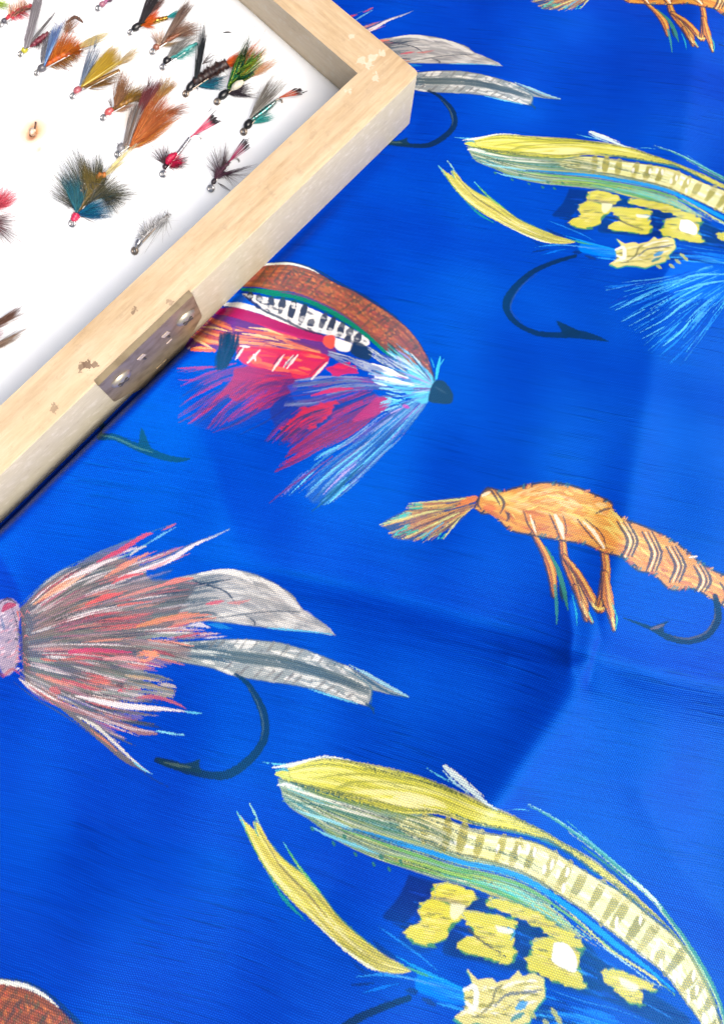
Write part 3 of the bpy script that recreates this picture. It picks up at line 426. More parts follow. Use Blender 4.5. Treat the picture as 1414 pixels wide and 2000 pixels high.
    S((12, 44, 66), hk, (30, 34, 36, 40, 36, 40, 44, 36, 28, 10), .93); fill((14, 48, 66), [(948, 38), (962, 60), (990, 150), (1010, 190), (930, 170), (935, 100)], .95); S((70, 120, 100), [(680, 80), (800, 100), (900, 155), (1000, 195)], (4, 12, 14, 5), .6)

def paint_nymph():
    motif(4, [0, -1]); frame(720, 900, .4908)
    S = stroke; DK = (58, 46, 50)
    tail = [[(440, 140), (330, 160), (160, 176)], [(430, 155), (300, 190), (140, 212)], [(425, 165), (260, 205), (46, 262)], [(425, 172), (260, 240), (95, 315)], [(420, 180), (300, 240), (140, 322)], [(415, 186), (320, 260), (208, 338)], [(400, 180), (340, 262), (300, 318)]]
    fill((70, 80, 90), [(430, 140), (330, 150), (220, 175), (60, 250), (90, 290), (110, 320), (220, 320), (330, 270), (400, 200)], .75, 2)
    hatch(tail, [(206, 170, 84), (176, 120, 76), (226, 196, 104), (196, 140, 64), (150, 110, 80), (80, 70, 70)], 80, (5, 12), (.3, .8), alpha=(.7, 1))
    hatch(tail, [(70, 200, 200), (60, 180, 150)], 26, (4, 8), (.1, .2), u=(.75, 1), alpha=(.7, 1)); S((226, 130, 44), [(425, 150), (390, 160), (350, 185)], (22, 26, 6), .9); S((40, 170, 220), [(300, 250), (250, 290), (215, 325)], (3, 9, 3), .8)
    for c in tail[::2]: S((214, 216, 134), [np.array(c[1])*.5+np.array(c[0])*.5, c[1], c[2]], (4, 9, 3), .9)
    for c in tail[1::2]: S((50, 50, 70), [np.array(c[1])*.5+np.array(c[0])*.5, np.array(c[1])+[0, 6], np.array(c[2])*.8+np.array(c[1])*.2], (3, 6, 2), .8)
    # legs
    for p, w in (([(650, 285), (695, 360), (728, 440), (742, 540)], (14, 22, 32, 14)), ([(765, 300), (775, 380), (810, 460), (850, 560), (862, 630)], (22, 26, 36, 34, 10)), ([(775, 380), (830, 450), (880, 540), (910, 585), (930, 575)], (14, 22, 30, 24, 8)), ([(922, 345), (930, 420), (925, 500), (905, 590)], (22, 24, 30, 12)), ([(925, 440), (940, 540), (955, 600), (970, 668)], (20, 40, 24, 8)), ([(820, 500), (850, 580), (885, 640)], (10, 22, 7))):
        S(DK, [(x-3, y) for x, y in p], tuple(a+13 for a in w), .8); S((206, 128, 38), p, tuple(a*1.1 for a in w), .97); S((232, 186, 78), [(x+4, y) for x, y in p], tuple(a*.35 for a in w), .85); S((120, 60, 50), [(x-5, y+5) for x, y in p], (2, 5, 4, 2), .7)
    for p, c, w in (([(742, 500), (750, 580), (754, 662)], (60, 150, 150), (12, 14, 5)), ([(700, 340), (750, 430), (775, 520), (790, 595)], (60, 140, 110), (6, 18, 22, 5)), ([(760, 500), (770, 560)], (40, 60, 60), (8, 14, 4)), ([(805, 530), (822, 600), (826, 655)], (40, 160, 200), (4, 10, 4)), ([(955, 560), (978, 620), (975, 670)], (70, 190, 170), (4, 8, 4)), ([(840, 560), (865, 620)], (236, 206, 130), (8, 14, 6)), ([(870, 600), (886, 640)], (90, 200, 180), (5, 9, 4)), ([(960, 620), (970, 660)], (220, 220, 130), (8, 12, 5)), ([(880, 560), (900, 585), (925, 580)], (236, 216, 114), (8, 14, 6))): S(c, p, w, .9)
    for p in ([(790, 400), (830, 500), (850, 600)], [(800, 420), (850, 500), (885, 570)], [(920, 420), (915, 520), (905, 580)]): S((90, 50, 46), p, (3, 7, 3), .8)
    out = [(425, 185), (440, 150), (470, 112), (500, 116), (530, 125), (560, 115), (640, 95), (710, 88), (800, 100), (880, 130), (950, 165), (958, 200), (1000, 228), (1060, 250), (1150, 290), (1230, 340), (1290, 390), (1350, 430), (1500, 500), (1560, 560), (1540, 620), (1440, 590), (1340, 530), (1280, 500), (1190, 502), (1120, 440), (1050, 420), (990, 368), (920, 352), (850, 322), (780, 312), (650, 290), (560, 270), (500, 212), (450, 205)]
    P = np.array(out, float); nrm = np.roll(P, -1, 0)-np.roll(P, 1, 0); nrm = np.stack([nrm[:, 1], -nrm[:, 0]], 1); nrm /= np.linalg.norm(nrm, axis=1)[:, None]
    fill(DK, [tuple(p) for p in P+nrm*8], .9, 1); fill((222, 154, 40), out)
    C = curve(np.vstack([P, P[:1]]))
    for _ in range(130):
        uu = rng.random(); q = C(uu); q2 = C((uu+.008) % 1); d = q2-q; n_ = np.array([d[1], -d[0]]); n_ /= (np.linalg.norm(n_)+1e-6)
        S([(50, 44, 50), (190, 100, 50), (226, 170, 74), (60, 120, 130)][rng.integers(4)], [q-n_*6, q+n_*rng.uniform(5, 14)+d*.4], (8, 7, 2), .8)
    tp = [(450, 140), (560, 125), (700, 98), (820, 112), (940, 175), (1010, 250), (1150, 310), (1280, 400), (1414, 480), (1540, 560)]; bt = [(450, 195), (560, 255), (650, 280), (780, 300), (920, 340), (1000, 360), (1120, 430), (1240, 490), (1340, 520), (1530, 610)]
    hatch([tp, bt], [(240, 216, 106), (238, 200, 86), (244, 208, 134), (226, 170, 60)], 130, (8, 17), (.03, .09), u=(0, .55), v=(.02, .6), alpha=(.5, .9), jit=.12)
    hatch([tp, bt], [(216, 128, 30), (226, 152, 44), (196, 108, 26), (234, 176, 64)], 110, (8, 17), (.03, .1), u=(0, 1), v=(.5, 1), alpha=(.5, .9), jit=.08)
    hatch([tp, bt], [(236, 198, 86), (226, 162, 54), (240, 216, 106), (206, 130, 36)], 90, (7, 14), (.02, .06), u=(.5, 1), v=(.03, .9), alpha=(.5, .9), jit=.1)
    for x, y in ((690, 130), (660, 160), (780, 150), (900, 150), (830, 190), (630, 215), (760, 190), (860, 120), (610, 130), (700, 100), (930, 200)): S((228, 150, 64), [(x-10, y+6), (x+12, y-4)], (6, 16, 6), .7)
    for p, w in (([(612, 200), (628, 250), (660, 300)], (4, 9, 4)), ([(712, 210), (735, 260), (755, 310)], (4, 10, 4)), ([(765, 215), (778, 260), (775, 300)], (3, 7, 3)), ([(822, 230), (860, 280), (912, 340)], (4, 9, 4)), ([(650, 230), (665, 290)], (3, 6, 3)), ([(850, 228), (910, 280), (930, 340)], (3, 7, 3)), ([(895, 205), (930, 190), (950, 185)], (4, 9, 4))): S((76, 48, 40), p, w, .85)
    for p, w in (([(636, 215), (650, 255), (662, 290)], (5, 13, 5)), ([(735, 215), (755, 255), (768, 305)], (14, 24, 10)), ([(845, 240), (885, 280), (920, 340)], (6, 18, 8))): S((252, 236, 206), p, w, .95)
    for cx_, tilt in ((1012, 1.), (1112, 1.), (1208, 1.), (1312, .7), (1420, .6)):
        y0 = np.interp(cx_, [1000, 1150, 1300, 1420], [228, 290, 400, 480])+4; y1 = np.interp(cx_, [1000, 1120, 1240, 1340, 1440], [366, 440, 496, 530, 590])-4
        for o, c, w in ((-18, DK, 14), (-5, (246, 228, 180), 9), (6, (70, 50, 40), 9), (15, (236, 206, 140), 6), (22, DK, 12)):
            S(c, [(cx_+o-22*tilt, y0), (cx_+o+10, (y0+y1)/2-12), (cx_+o+14, (y0+y1)/2+18), (cx_+o-8*tilt, y1)], (w*.5, w, w, w*.5), .85)
    for p in ([(455, 130), (475, 112), (500, 140), (520, 180)], [(440, 150), (430, 170), (445, 195)], [(500, 120), (535, 165), (520, 210)], [(540, 200), (555, 220), (545, 240)]): S((60, 50, 54), p, (5, 12, 9, 4), .85)
    S((250, 232, 200), [(450, 140), (480, 125)], (8, 14, 6), .9); S((226, 116, 40), [(460, 185), (500, 190)], (12, 30, 10), .8); S((252, 246, 236), [(1262, 380), (1295, 376)], (4, 10, 4), .8)
    hk = [(1372, 540), (1386, 590), (1388, 640), (1352, 700), (1275, 724), (1190, 704), (1110, 662), (1005, 620)]
    S((18, 22, 40), hk, (24, 32, 34, 30, 26, 26, 16, 4), .95); fill((22, 22, 40), [(1105, 662), (1140, 650), (1196, 632), (1172, 655), (1168, 690)], .95); S((120, 100, 110), [(1120, 668), (1170, 652)], (6, 16, 5), .7); S((86, 80, 100), [(1376, 590), (1374, 640), (1340, 694), (1270, 714), (1200, 700)], (2, 8, 9, 9, 3), .7)
paint_yellow_fly(); paint_grey_fly(); paint_red_fly(); paint_nymph()

# ---------------------------------------------------------------- helpers
def props(o, label=None, cat=None, group=None, kind=None):
    for k, v in (('label', label), ('category', cat), ('group', group), ('kind', kind)):
        if v: o[k] = v
    return o
def link(name, me, mat=None, parent=None):
    o = bpy.data.objects.new(name, me); COL.objects.link(o)
    if mat: me.materials.append(mat)
    if parent: o.parent = parent
    return o
def empty(name, loc, rz=0.0):
    o = bpy.data.objects.new(name, None); COL.objects.link(o); o.location = loc; o.rotation_euler = (0, 0, rz); o.empty_display_size = .3
    return o
def mat(name):
    m = bpy.data.materials.new(name); m.use_nodes = True; t = m.node_tree
    return m, t, t.nodes['Principled BSDF']
def node(t, kind, **kw):
    n = t.nodes.new('ShaderNode'+kind)
    for k, v in kw.items():
        if k.startswith('i_'): n.inputs[int(k[2:]) if k[2:].isdigit() else k[2:]].default_value = v
        else: setattr(n, k, v)
    return n
def math_n(t, op, a, b=None):
    n = t.nodes.new('ShaderNodeMath'); n.operation = op
    for i, v in enumerate((a, b)):
        if v is None: continue
        if isinstance(v, (int, float)): n.inputs[i].default_value = v
        else: t.links.new(v, n.inputs[i])
    return n.outputs[0]
def mix_c(t, f, a, b, mode='MIX'):
    n = t.nodes.new('ShaderNodeMix'); n.data_type = 'RGBA'; n.blend_type = mode
    for s, v in ((n.inputs[0], f), (n.inputs[6], a), (n.inputs[7], b)):
        if isinstance(v, (int, float)): s.default_value = v
        elif isinstance(v, tuple): s.default_value = v if len(v) == 4 else (*v, 1)
        else: t.links.new(v, s)
    return n.outputs[2]
def ramp(t, f, stops):
    n = t.nodes.new('ShaderNodeValToRGB'); e = n.color_ramp.elements
    while len(e) < len(stops): e.new(.5)
    for x, (p, c) in zip(e, stops): x.position = p; x.color = (*c, 1) if isinstance(c, tuple) else (c, c, c, 1)
    t.links.new(f, n.inputs[0]); return n.outputs[0]

# ---------------------------------------------------------------- frame of the box
TH = -0.972846
N1 = np.array([math.cos(TH), math.sin(TH)]); N2 = np.array([-N1[1], N1[0]])
C_SIDE, C_SIDE_IN, C_FAR, C_FAR_IN, BOX_H, FOAM_Z = -4.635, -5.864, 6.899, 5.716, 3.4986, 1.3

# ---------------------------------------------------------------- the printed cloth
def crease(x, y, pts, A, w, e):
    """height of an ironed-in fold along a polyline"""
    best = np.full(x.shape, 1e9)
    for (ax, ay), (bx, by) in zip(pts[:-1], pts[1:]):
        dx, dy = bx-ax, by-ay; t = np.clip(((x-ax)*dx+(y-ay)*dy)/(dx*dx+dy*dy), 0, 1)
        best = np.minimum(best, np.hypot(x-ax-t*dx, y-ay-t*dy))
    return A*np.exp(-(np.sqrt(best*best+e*e)-e)/w)
def ground1(p): return ground([p])[0]
FOLD_A = ground([(-400, 890), (480, 1108), (1000, 1243), (1414, 1356), (2400, 1640)])
FOLD_B = ground([(1385, -300), (1350, 100), (1288, 600), (1235, 900), (1150, 1290), (1040, 1440), (940, 1580), (850, 1720)])
FOLD_C = ground([(345, 700), (250, 805), (130, 925), (40, 1015), (-60, 1110)])
SMALL = [(ground(p), a, w, e) for p, a, w, e in (
    ([(1108, 1175), (1118, 1240), (1112, 1300)], .10, .22, .05), ([(1160, 1180), (1172, 1250), (1150, 1330)], -.08, .25, .06), ([(1000, 1290), (1080, 1300), (1150, 1290)], .07, .3, .06),
    ([(360, 760), (420, 900), (455, 1040)], -.10, .8, .2), ([(20, 1020), (60, 1140), (70, 1300)], .08, .35, .08), ([(520, 1700), (900, 1560), (1300, 1500)], .06, .7, .2), 
    ([(150, 1620), (420, 1660), (640, 1760)], -.07, .6, .15), ([(1250, 1560), (1330, 1700), (1414, 1800)], .06, .5, .12))]
def cloth_z(x, y):
    fadeA = 1/(1+np.exp(-((x-FOLD_A[1, 0])*dA[0]+(y-FOLD_A[1, 1])*dA[1]+.4)*1.6))
    fadeB = np.clip((y+11.6)/3.6, 0, 1); fadeB = fadeB*fadeB*(3-2*fadeB)*(.42+.58/(1+np.exp((y+4.6)*1.0)))
    h = crease(x, y, FOLD_A, -.5, 1.0, .22)*fadeA + crease(x, y, FOLD_B, .50, 1.0, .25)*fadeB + crease(x, y, FOLD_C, 1.25, 1.9, .2)
    h += .07*np.sin(x*.9-y*.35+.5)*np.sin(y*.8+x*.2) + .02*np.sin(x*2.3+y*1.1)*np.sin(y*1.7-x*.6+1.) + .10*np.sin(x*.55+1.3)*np.sin(y*.42+.4) + .05*np.sin(x*1.1-y*.8+2.) + .03*np.sin(x*.7+y*1.9)
    for pts_, a_, w_, e_ in SMALL: h += crease(x, y, pts_, a_, w_, e_)
    # flattened where the box presses on it
    a, b = x*N1[0]+y*N1[1], x*N2[0]+y*N2[1]
    d = np.hypot(np.maximum(a-C_SIDE, 0), np.maximum(b-C_FAR, 0))
    k = 1-np.exp(-(d/.3)**2)
    return h*k - .05*(1-k) - .02
dA = FOLD_A[2]-FOLD_A[1]; dA = dA/np.linalg.norm(dA); N_A = np.array([-dA[1], dA[0]])

fine_x = np.arange(TX0, TX1+.001, .05); fine_y = np.arange(TY0, TY1+.001, .05)
gx = np.r_[np.arange(-34, TX0, 1.0), fine_x, np.arange(TX1+1, 36, 1.0)]
gy = np.r_[np.arange(-30, TY0, 1.0), fine_y, np.arange(TY1+1, 36, 1.0)]
nx, ny = len(gx), len(gy)
X, Y = np.meshgrid(gx, gy); Z = cloth_z(X, Y)
e_ = .02
NX = -(cloth_z(X+e_, Y)-cloth_z(X-e_, Y))/(2*e_); NY = -(cloth_z(X, Y+e_)-cloth_z(X, Y-e_))/(2*e_)
NN = np.stack([NX, NY, np.ones_like(NX)], -1).reshape(-1, 3); NN /= np.linalg.norm(NN, axis=1)[:, None]
V = np.stack([X, Y, Z], -1).reshape(-1, 3)
ii, jj = np.meshgrid(np.arange(ny-1), np.arange(nx-1), indexing='ij')
Q = np.stack([ii*nx+jj, ii*nx+jj+1, (ii+1)*nx+jj+1, (ii+1)*nx+jj], -1).reshape(-1, 4)
# faces that carry a printed motif become parts of the cloth
fxm = (gx[:-1]+gx[1:])/2; fym = (gy[:-1]+gy[1:])/2
tx = np.floor((fxm-TX0)/TEXEL).astype(int); ty = np.floor((fym-TY0)/TEXEL).astype(int)
okx = (tx >= 2) & (tx < TW-2); oky = (ty >= 2) & (ty < TH_-2)
face_id = np.zeros((ny-1, nx-1), int)
sub = np.zeros((oky.sum(), okx.sum()), int)
for dy_ in (-2, 0, 2):
    for dx_ in (-2, 0, 2):
        s_ = MOT[np.ix_(ty[oky]+dy_, tx[okx]+dx_)]; sub = np.where(sub == 0, s_, sub)
face_id[np.ix_(oky, okx)] = sub
face_id = face_id.ravel()

img = bpy.data.images.new('printed_flies', TW, TH_, alpha=True, float_buffer=False)
buf = np.zeros((TH_, TW, 4), np.float32)
c_ = np.where(ALP[..., None] > 1e-3, RGB/np.maximum(ALP[..., None], 1e-3), RGB)
c_ = np.clip(c_, 0, 1); buf[..., :3] = np.where(c_ <= .0031308, c_*12.92, 1.055*c_**(1/2.4)-.055); buf[..., 3] = ALP
img.alpha_mode = 'CHANNEL_PACKED'
img.pixels.foreach_set(buf.ravel()); img.update(); img.pack()
del buf, c_

def cloth_material():
    m, t, b = mat('printed_satin'); L = t.links.new
    uv = node(t, 'UVMap'); tex = node(t, 'TexImage', image=img, interpolation='Cubic', extension='CLIP'); L(uv.outputs[0], tex.inputs[0])
    geo = node(t, 'TexCoord')
    rot = node(t, 'Mapping'); rot.inputs['Rotation'].default_value = (0, 0, math.radians(21)); L(geo.outputs['Object'], rot.inputs[0])
    sep = node(t, 'SeparateXYZ'); L(rot.outputs[0], sep.inputs[0])
    wob_ = node(t, 'TexNoise', i_Scale=1.2, i_Detail=2.0); L(rot.outputs[0], wob_.inputs['Vector'])
    u = sep.outputs[0]; v = math_n(t, 'ADD', sep.outputs[1], math_n(t, 'MULTIPLY', wob_.outputs[0], .10))
    # twill: short floats stepping sideways from row to row
    P, R = .056, .038
    row = math_n(t, 'MULTIPLY', v, 2*PI/R)
    s1 = math_n(t, 'SINE', row)
    s2 = math_n(t, 'SINE', math_n(t, 'ADD', math_n(t, 'MULTIPLY', u, 2*PI/P), math_n(t, 'MULTIPLY', v, PI/R*1.0)))
    weave = math_n(t, 'MULTIPLY', math_n(t, 'ADD', s1, 1.0), math_n(t, 'ADD', s2, 1.0))       # 0..4
    weave = math_n(t, 'MULTIPLY', weave, .25)
    # slubs: thicker threads running along the weft
    mp = node(t, 'Mapping'); mp.inputs['Scale'].default_value = (.30, 6.0, 1); L(rot.outputs[0], mp.inputs[0])
    n1 = node(t, 'TexNoise', i_Scale=1.0, i_Detail=3.0, i_Roughness=.6); L(mp.outputs[0], n1.inputs['Vector'])
    slub = ramp(t, n1.outputs[0], [(.55, 0.0), (.72, 1.0)])
    mp2 = node(t, 'Mapping'); mp2.inputs['Scale'].default_value = (.9, 26., 1); L(rot.outputs[0], mp2.inputs[0])
    mp4 = node(t, 'Mapping'); mp4.inputs['Scale'].default_value = (.55, 15.0, 1); mp4.inputs['Location'].default_value = (3.3, 1.7, 0); L(rot.outputs[0], mp4.inputs[0])
    n4 = node(t, 'TexNoise', i_Scale=1.0, i_Detail=2.0, i_Roughness=.5); L(mp4.outputs[0], n4.inputs['Vector'])
    mp5 = node(t, 'Mapping'); mp5.inputs['Scale'].default_value = (.25, .5, 1); L(rot.outputs[0], mp5.inputs[0])
    n5 = node(t, 'TexNoise', i_Scale=1.0, i_Detail=2.0); L(mp5.outputs[0], n5.inputs['Vector'])
    slub2 = math_n(t, 'MULTIPLY', ramp(t, n4.outputs[0], [(.56, 0.0), (.66, 1.0)]), ramp(t, n5.outputs[0], [(.42, 0.0), (.62, 1.0)]))
    slub = math_n(t, 'MAXIMUM', math_n(t, 'MULTIPLY', slub, .6), slub2)
    n2 = node(t, 'TexNoise', i_Scale=1.0, i_Detail=2.0); L(mp2.outputs[0], n2.inputs['Vector'])
    n3 = node(t, 'TexNoise', i_Scale=.45, i_Detail=3.0); L(rot.outputs[0], n3.inputs['Vector'])
    blue = mix_c(t, n3.outputs[0], (.0003, .019, .285), (.0004, .0285, .36))
    blue = mix_c(t, math_n(t, 'MULTIPLY', slub, .75), blue, (.0003, .0095, .165))
    blue = mix_c(t, ramp(t, n2.outputs[0], [(.35, 0.0), (.7, .4)]), blue, (.0008, .036, .37))
    pr = node(t, 'Mix', data_type='RGBA', blend_type='MULTIPLY'); pr.inputs[0].default_value = 1.0; L(tex.outputs[0], pr.inputs[6]); pr.inputs[7].default_value = (.62, .62, .62, 1)
    al = math_n(t, 'MULTIPLY', tex.outputs[1], .97)
    col = mix_c(t, al, blue, pr.outputs[2])
    lighter = mix_c(t, 1.0, col, (1.75, 1.6, 1.28, 1), 'MULTIPLY')
    darker = mix_c(t, 1.0, col, (.62, .65, .73, 1), 'MULTIPLY')
    wv = math_n(t, 'ADD', math_n(t, 'MULTIPLY', ramp(t, weave, [(.05, 0.0), (.75, 1.0)]), math_n(t, 'ADD', math_n(t, 'MULTIPLY', n2.outputs[0], 1.3), -.05)), math_n(t, 'MULTIPLY', n4.outputs[0], .35))
    col = mix_c(t, wv, darker, lighter)
    L(col, b.inputs['Base Color'])
    b.inputs['Roughness'].default_value = .4; b.inputs['Specular IOR Level'].default_value = .42; b.inputs['Specular Tint'].default_value = (.0, .42, 1, 1)
    bmp = node(t, 'Bump', i_Strength=.25, i_Distance=.02); L(math_n(t, 'ADD', weave, math_n(t, 'MULTIPLY', slub, .8)), bmp.inputs['Height']); L(bmp.outputs[0], b.inputs['Normal'])
    return m
M_CLOTH = cloth_material()
def cloth_piece(name, faces, parent=None):
    q = Q[faces]; used, inv = np.unique(q, return_inverse=True); q = inv.reshape(-1, 4)
    me = bpy.data.meshes.new(name); n = len(q)
    me.vertices.add(len(used)); me.vertices.foreach_set('co', V[used].astype(np.float32).ravel())
    me.loops.add(4*n); me.loops.foreach_set('vertex_index', q.astype(np.int32).ravel())
    me.polygons.add(n); me.polygons.foreach_set('loop_start', np.arange(0, 4*n, 4, dtype=np.int32))
    me.polygons.foreach_set('use_smooth', np.ones(n, bool))
    uvl = me.uv_layers.new(name='UVMap'); vv = V[used][q.ravel()]
    uvl.data.foreach_set('uv', np.stack([(vv[:, 0]-TX0)/(TW*TEXEL), (vv[:, 1]-TY0)/(TH_*TEXEL)], -1).astype(np.float32).ravel())
    me.update(calc_edges=True); me.validate()
    me.normals_split_custom_set_from_vertices(NN[used].tolist())
    return link(name, me, M_CLOTH, parent)
cloth = cloth_piece('printed_cloth', face_id == 0)
props(cloth, 'blue satin cloth printed with large fishing flies, spread out under the wooden box', 'cloth')
for fid in np.unique(face_id):
    if fid == 0 or (face_id == fid).sum() < 60: continue
    nm, lab = {1: ('printed_fly', 'printed yellow and green feather-winged fly'), 2: ('printed_fly', 'printed grey and pink hackled fly'), 3: ('printed_fly', 'printed red, orange and brown winged fly'), 4: ('printed_nymph', 'printed orange nymph')}[(fid-1)//3+1]
    p = cloth_piece(nm, face_id == fid, cloth); p['label'] = lab

# table under the cloth
bm = bmesh.new(); bmesh.ops.create_grid(bm, x_segments=2, y_segments=2, size=90); me = bpy.data.meshes.new('table_top'); bm.to_mesh(me); bm.free()
m, t, b = mat('table_surface'); b.inputs['Base Color'].default_value = (.42, .36, .30, 1); b.inputs['Roughness'].default_value = .6
o = link('table_top', me, m); o.location.z = -1.3; props(o, kind='structure')

# ---------------------------------------------------------------- wooden box
def boxmap(px, plane):
    """photo pixel -> point on the box's side face, as (y along the side, z)"""
    p = np.asarray(px, float)
    d = CAM_F*F_PX + (p[0]-PCX)*CAM_R - (p[1]-PCY)*CAM_U
    n = np.array([N1[0], N1[1], 0]); t = (plane - CAM_H*0)/(d@n); q = np.array([0, 0, CAM_H]) + d*t
    return q[:2]@N2 - C_FAR, q[2]
corner = N1*C_SIDE + N2*C_FAR
BOX = empty('fly_box', (corner[0], corner[1], 0), TH)
props(BOX, 'shallow pale wooden box with white foam lining and metal catch plate, holding tied fishing flies', 'box')
def wood(name, axis, seedv):
    m, t, b = mat(name); L = t.links.new
    tc = node(t, 'TexCoord'); mp = node(t, 'Mapping'); sc = [9., 9., 9.]; sc[axis] = .55; mp.inputs['Scale'].default_value = sc; mp.inputs['Location'].default_value = (seedv, seedv*2, 0); L(tc.outputs['Object'], mp.inputs[0])
    g = node(t, 'TexNoise', i_Scale=1.0, i_Detail=6.0, i_Roughness=.6, i_Distortion=.4); L(mp.outputs[0], g.inputs['Vector'])
    base = ramp(t, g.outputs[0], [(.3, (.34, .232, .122)), (.55, (.41, .292, .162)), (.75, (.47, .35, .205))])
    # short dark beech flecks
    mf = node(t, 'Mapping'); sf = [26., 26., 26.]; sf[axis] = 3.2; mf.inputs['Scale'].default_value = sf; L(tc.outputs['Object'], mf.inputs[0])
    f = node(t, 'TexNoise', i_Scale=1.0, i_Detail=1.0); L(mf.outputs[0], f.inputs['Vector'])
    col = mix_c(t, ramp(t, f.outputs[0], [(.60, 0.0), (.72, .35)]), base, (.27, .16, .075))
    # varnish rubbed thin in pale patches, with brighter light along the rail painted in
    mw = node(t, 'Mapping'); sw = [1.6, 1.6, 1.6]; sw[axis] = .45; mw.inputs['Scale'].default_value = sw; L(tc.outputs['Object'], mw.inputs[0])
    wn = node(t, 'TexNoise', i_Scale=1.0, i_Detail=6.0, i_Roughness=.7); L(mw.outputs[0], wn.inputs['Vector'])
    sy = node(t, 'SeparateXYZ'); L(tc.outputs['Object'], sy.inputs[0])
    light_along = math_n(t, 'MULTIPLY', sy.outputs[1], -.014)          # brighter light down the rail, put into the colour as paleness
    wear_and_light = ramp(t, math_n(t, 'ADD', wn.outputs[0], light_along), [(.40, 0.0), (.90, 1.0)])
    col = mix_c(t, math_n(t, 'MULTIPLY', wear_and_light, .75), col, (.57, .475, .34))
    # along rails: sides unvarnished and greyed; across rails: walls painted lighter to offset shade
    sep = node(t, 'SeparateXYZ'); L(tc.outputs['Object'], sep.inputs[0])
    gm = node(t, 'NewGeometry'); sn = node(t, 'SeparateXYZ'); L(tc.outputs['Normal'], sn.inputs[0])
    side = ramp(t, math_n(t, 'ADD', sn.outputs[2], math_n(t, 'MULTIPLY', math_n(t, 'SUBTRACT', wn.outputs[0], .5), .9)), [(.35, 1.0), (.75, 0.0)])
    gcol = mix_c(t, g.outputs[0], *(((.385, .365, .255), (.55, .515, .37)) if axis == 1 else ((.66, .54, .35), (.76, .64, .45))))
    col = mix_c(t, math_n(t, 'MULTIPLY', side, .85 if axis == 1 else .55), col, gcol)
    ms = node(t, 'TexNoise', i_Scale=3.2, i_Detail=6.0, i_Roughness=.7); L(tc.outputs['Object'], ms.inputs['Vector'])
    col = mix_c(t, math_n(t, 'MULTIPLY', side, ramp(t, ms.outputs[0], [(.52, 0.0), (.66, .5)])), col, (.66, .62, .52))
    col = mix_c(t, ramp(t, ms.outputs[0], [(.30, .35), (.42, 0.0)]), col, (.25, .18, .11))
    # dark knocks and glue marks, pale chips
    nz = node(t, 'TexNoise', i_Scale=9.0, i_Detail=4.0); L(tc.outputs['Object'], nz.inputs['Vector'])
    for (mx, my, mz, r, rr, c, k) in MARKS:
        vd = node(t, 'VectorMath', operation='DISTANCE'); L(tc.outputs['Object'], vd.inputs[0]); vd.inputs[1].default_value = (mx, my, mz)
        f_ = math_n(t, 'ADD', math_n(t, 'DIVIDE', vd.outputs['Value'], r), math_n(t, 'MULTIPLY', nz.outputs[0], rr))
        col = mix_c(t, ramp(t, f_, [(.93, k), (1.12, 0.0)]), col, c)
    L(col, b.inputs['Base Color']); b.inputs['Roughness'].default_value = .42; b.inputs['Specular IOR Level'].default_value = .4
    hb = math_n(t, 'ADD', math_n(t, 'ADD', g.outputs[0], math_n(t, 'MULTIPLY', f.outputs[0], .5)), math_n(t, 'MULTIPLY', wear_and_light, .6))
    bp = node(t, 'Bump', i_Strength=.3, i_Distance=.03); L(hb, bp.inputs['Height']); L(bp.outputs[0], b.inputs['Normal'])
    return m
def topmap(px):
    q = ground(px, BOX_H)[0]; return q@N1 - C_SIDE, q@N2 - C_FAR
DARK, PALE = (.13, .08, .05), (.60, .47, .36)
MARKS = []
for px, r, rr, c, k in (((172, 712), .42, 1.35, DARK, .9), ((160, 716), .26, 1.2, DARK, .8), ((186, 710), .26, 1.2, DARK, .8), ((105, 800), .30, 1.35, DARK, .55), ((262, 604), .30, 1.5, DARK, .7), ((334, 592), .26, 1.4, DARK, .5), ((610, 262), .35, 1.5, (.30, .2, .11), .3),
                        ((722, 128), .46, 1.45, PALE, .75), ((706, 118), .40, 1.3, PALE, .7), ((736, 152), .36, 1.35, PALE, .7), ((745, 105), .32, 1.3, PALE, .7), ((681, 178), .32, 1.35, PALE, .7), ((685, 70), .30, 1.4, PALE, .7), ((728, 112), .3, 1.2, PALE, .7)):
    a_, b_ = topmap(px); MARKS.append((a_, b_, BOX_H, r, rr, c, k))
LBOX, WBOX = 24.0, 17.0
W_SIDE, W_FAR = C_SIDE-C_SIDE_IN, C_FAR-C_FAR_IN
def beam(name, lo, hi, mt, out=()):
    bm = bmesh.new(); bmesh.ops.create_cube(bm, size=1)
    for v in bm.verts: v.co = Vector([lo[i]+(hi[i]-lo[i])*(v.co[i]+.5) for i in range(3)])
    if out:
        on = lambda e, i, v: all(abs(q.co[i]-v) < 1e-4 for q in e.verts)
        big = [e for e in bm.edges if on(e, 0, hi[0]) and on(e, 1, hi[1])] if len(out) == 2 else []
        if big: bmesh.ops.bevel(bm, geom=big, offset=.2, segments=4, affect='EDGES', profile=.5)
        zs = (lo[2], hi[2])
        es = [e for e in bm.edges if any(on(e, 2, z) for z in zs) and any((q.co[i]-v) > -.21 and (e.verts[0].co[i]-v) > -.21 and (e.verts[1].co[i]-v) > -.21 and (abs(e.verts[0].co[i]-v) < 1e-4 or abs(e.verts[1].co[i]-v) < 1e-4) for i, v in out for q in e.verts)]
        bmesh.ops.bevel(bm, geom=es, offset=.05, segments=3, affect='EDGES', profile=.5)
    for f in bm.faces: f.smooth = True
    me = bpy.data.meshes.new(name); bm.to_mesh(me); bm.free()
    o = link(name, me, mt, BOX)
    me.set_sharp_from_angle(angle=math.radians(25))
    return o
WA, WB = wood('beech_wood_along', 1, 3.1), wood('beech_wood_across', 0, 8.3)
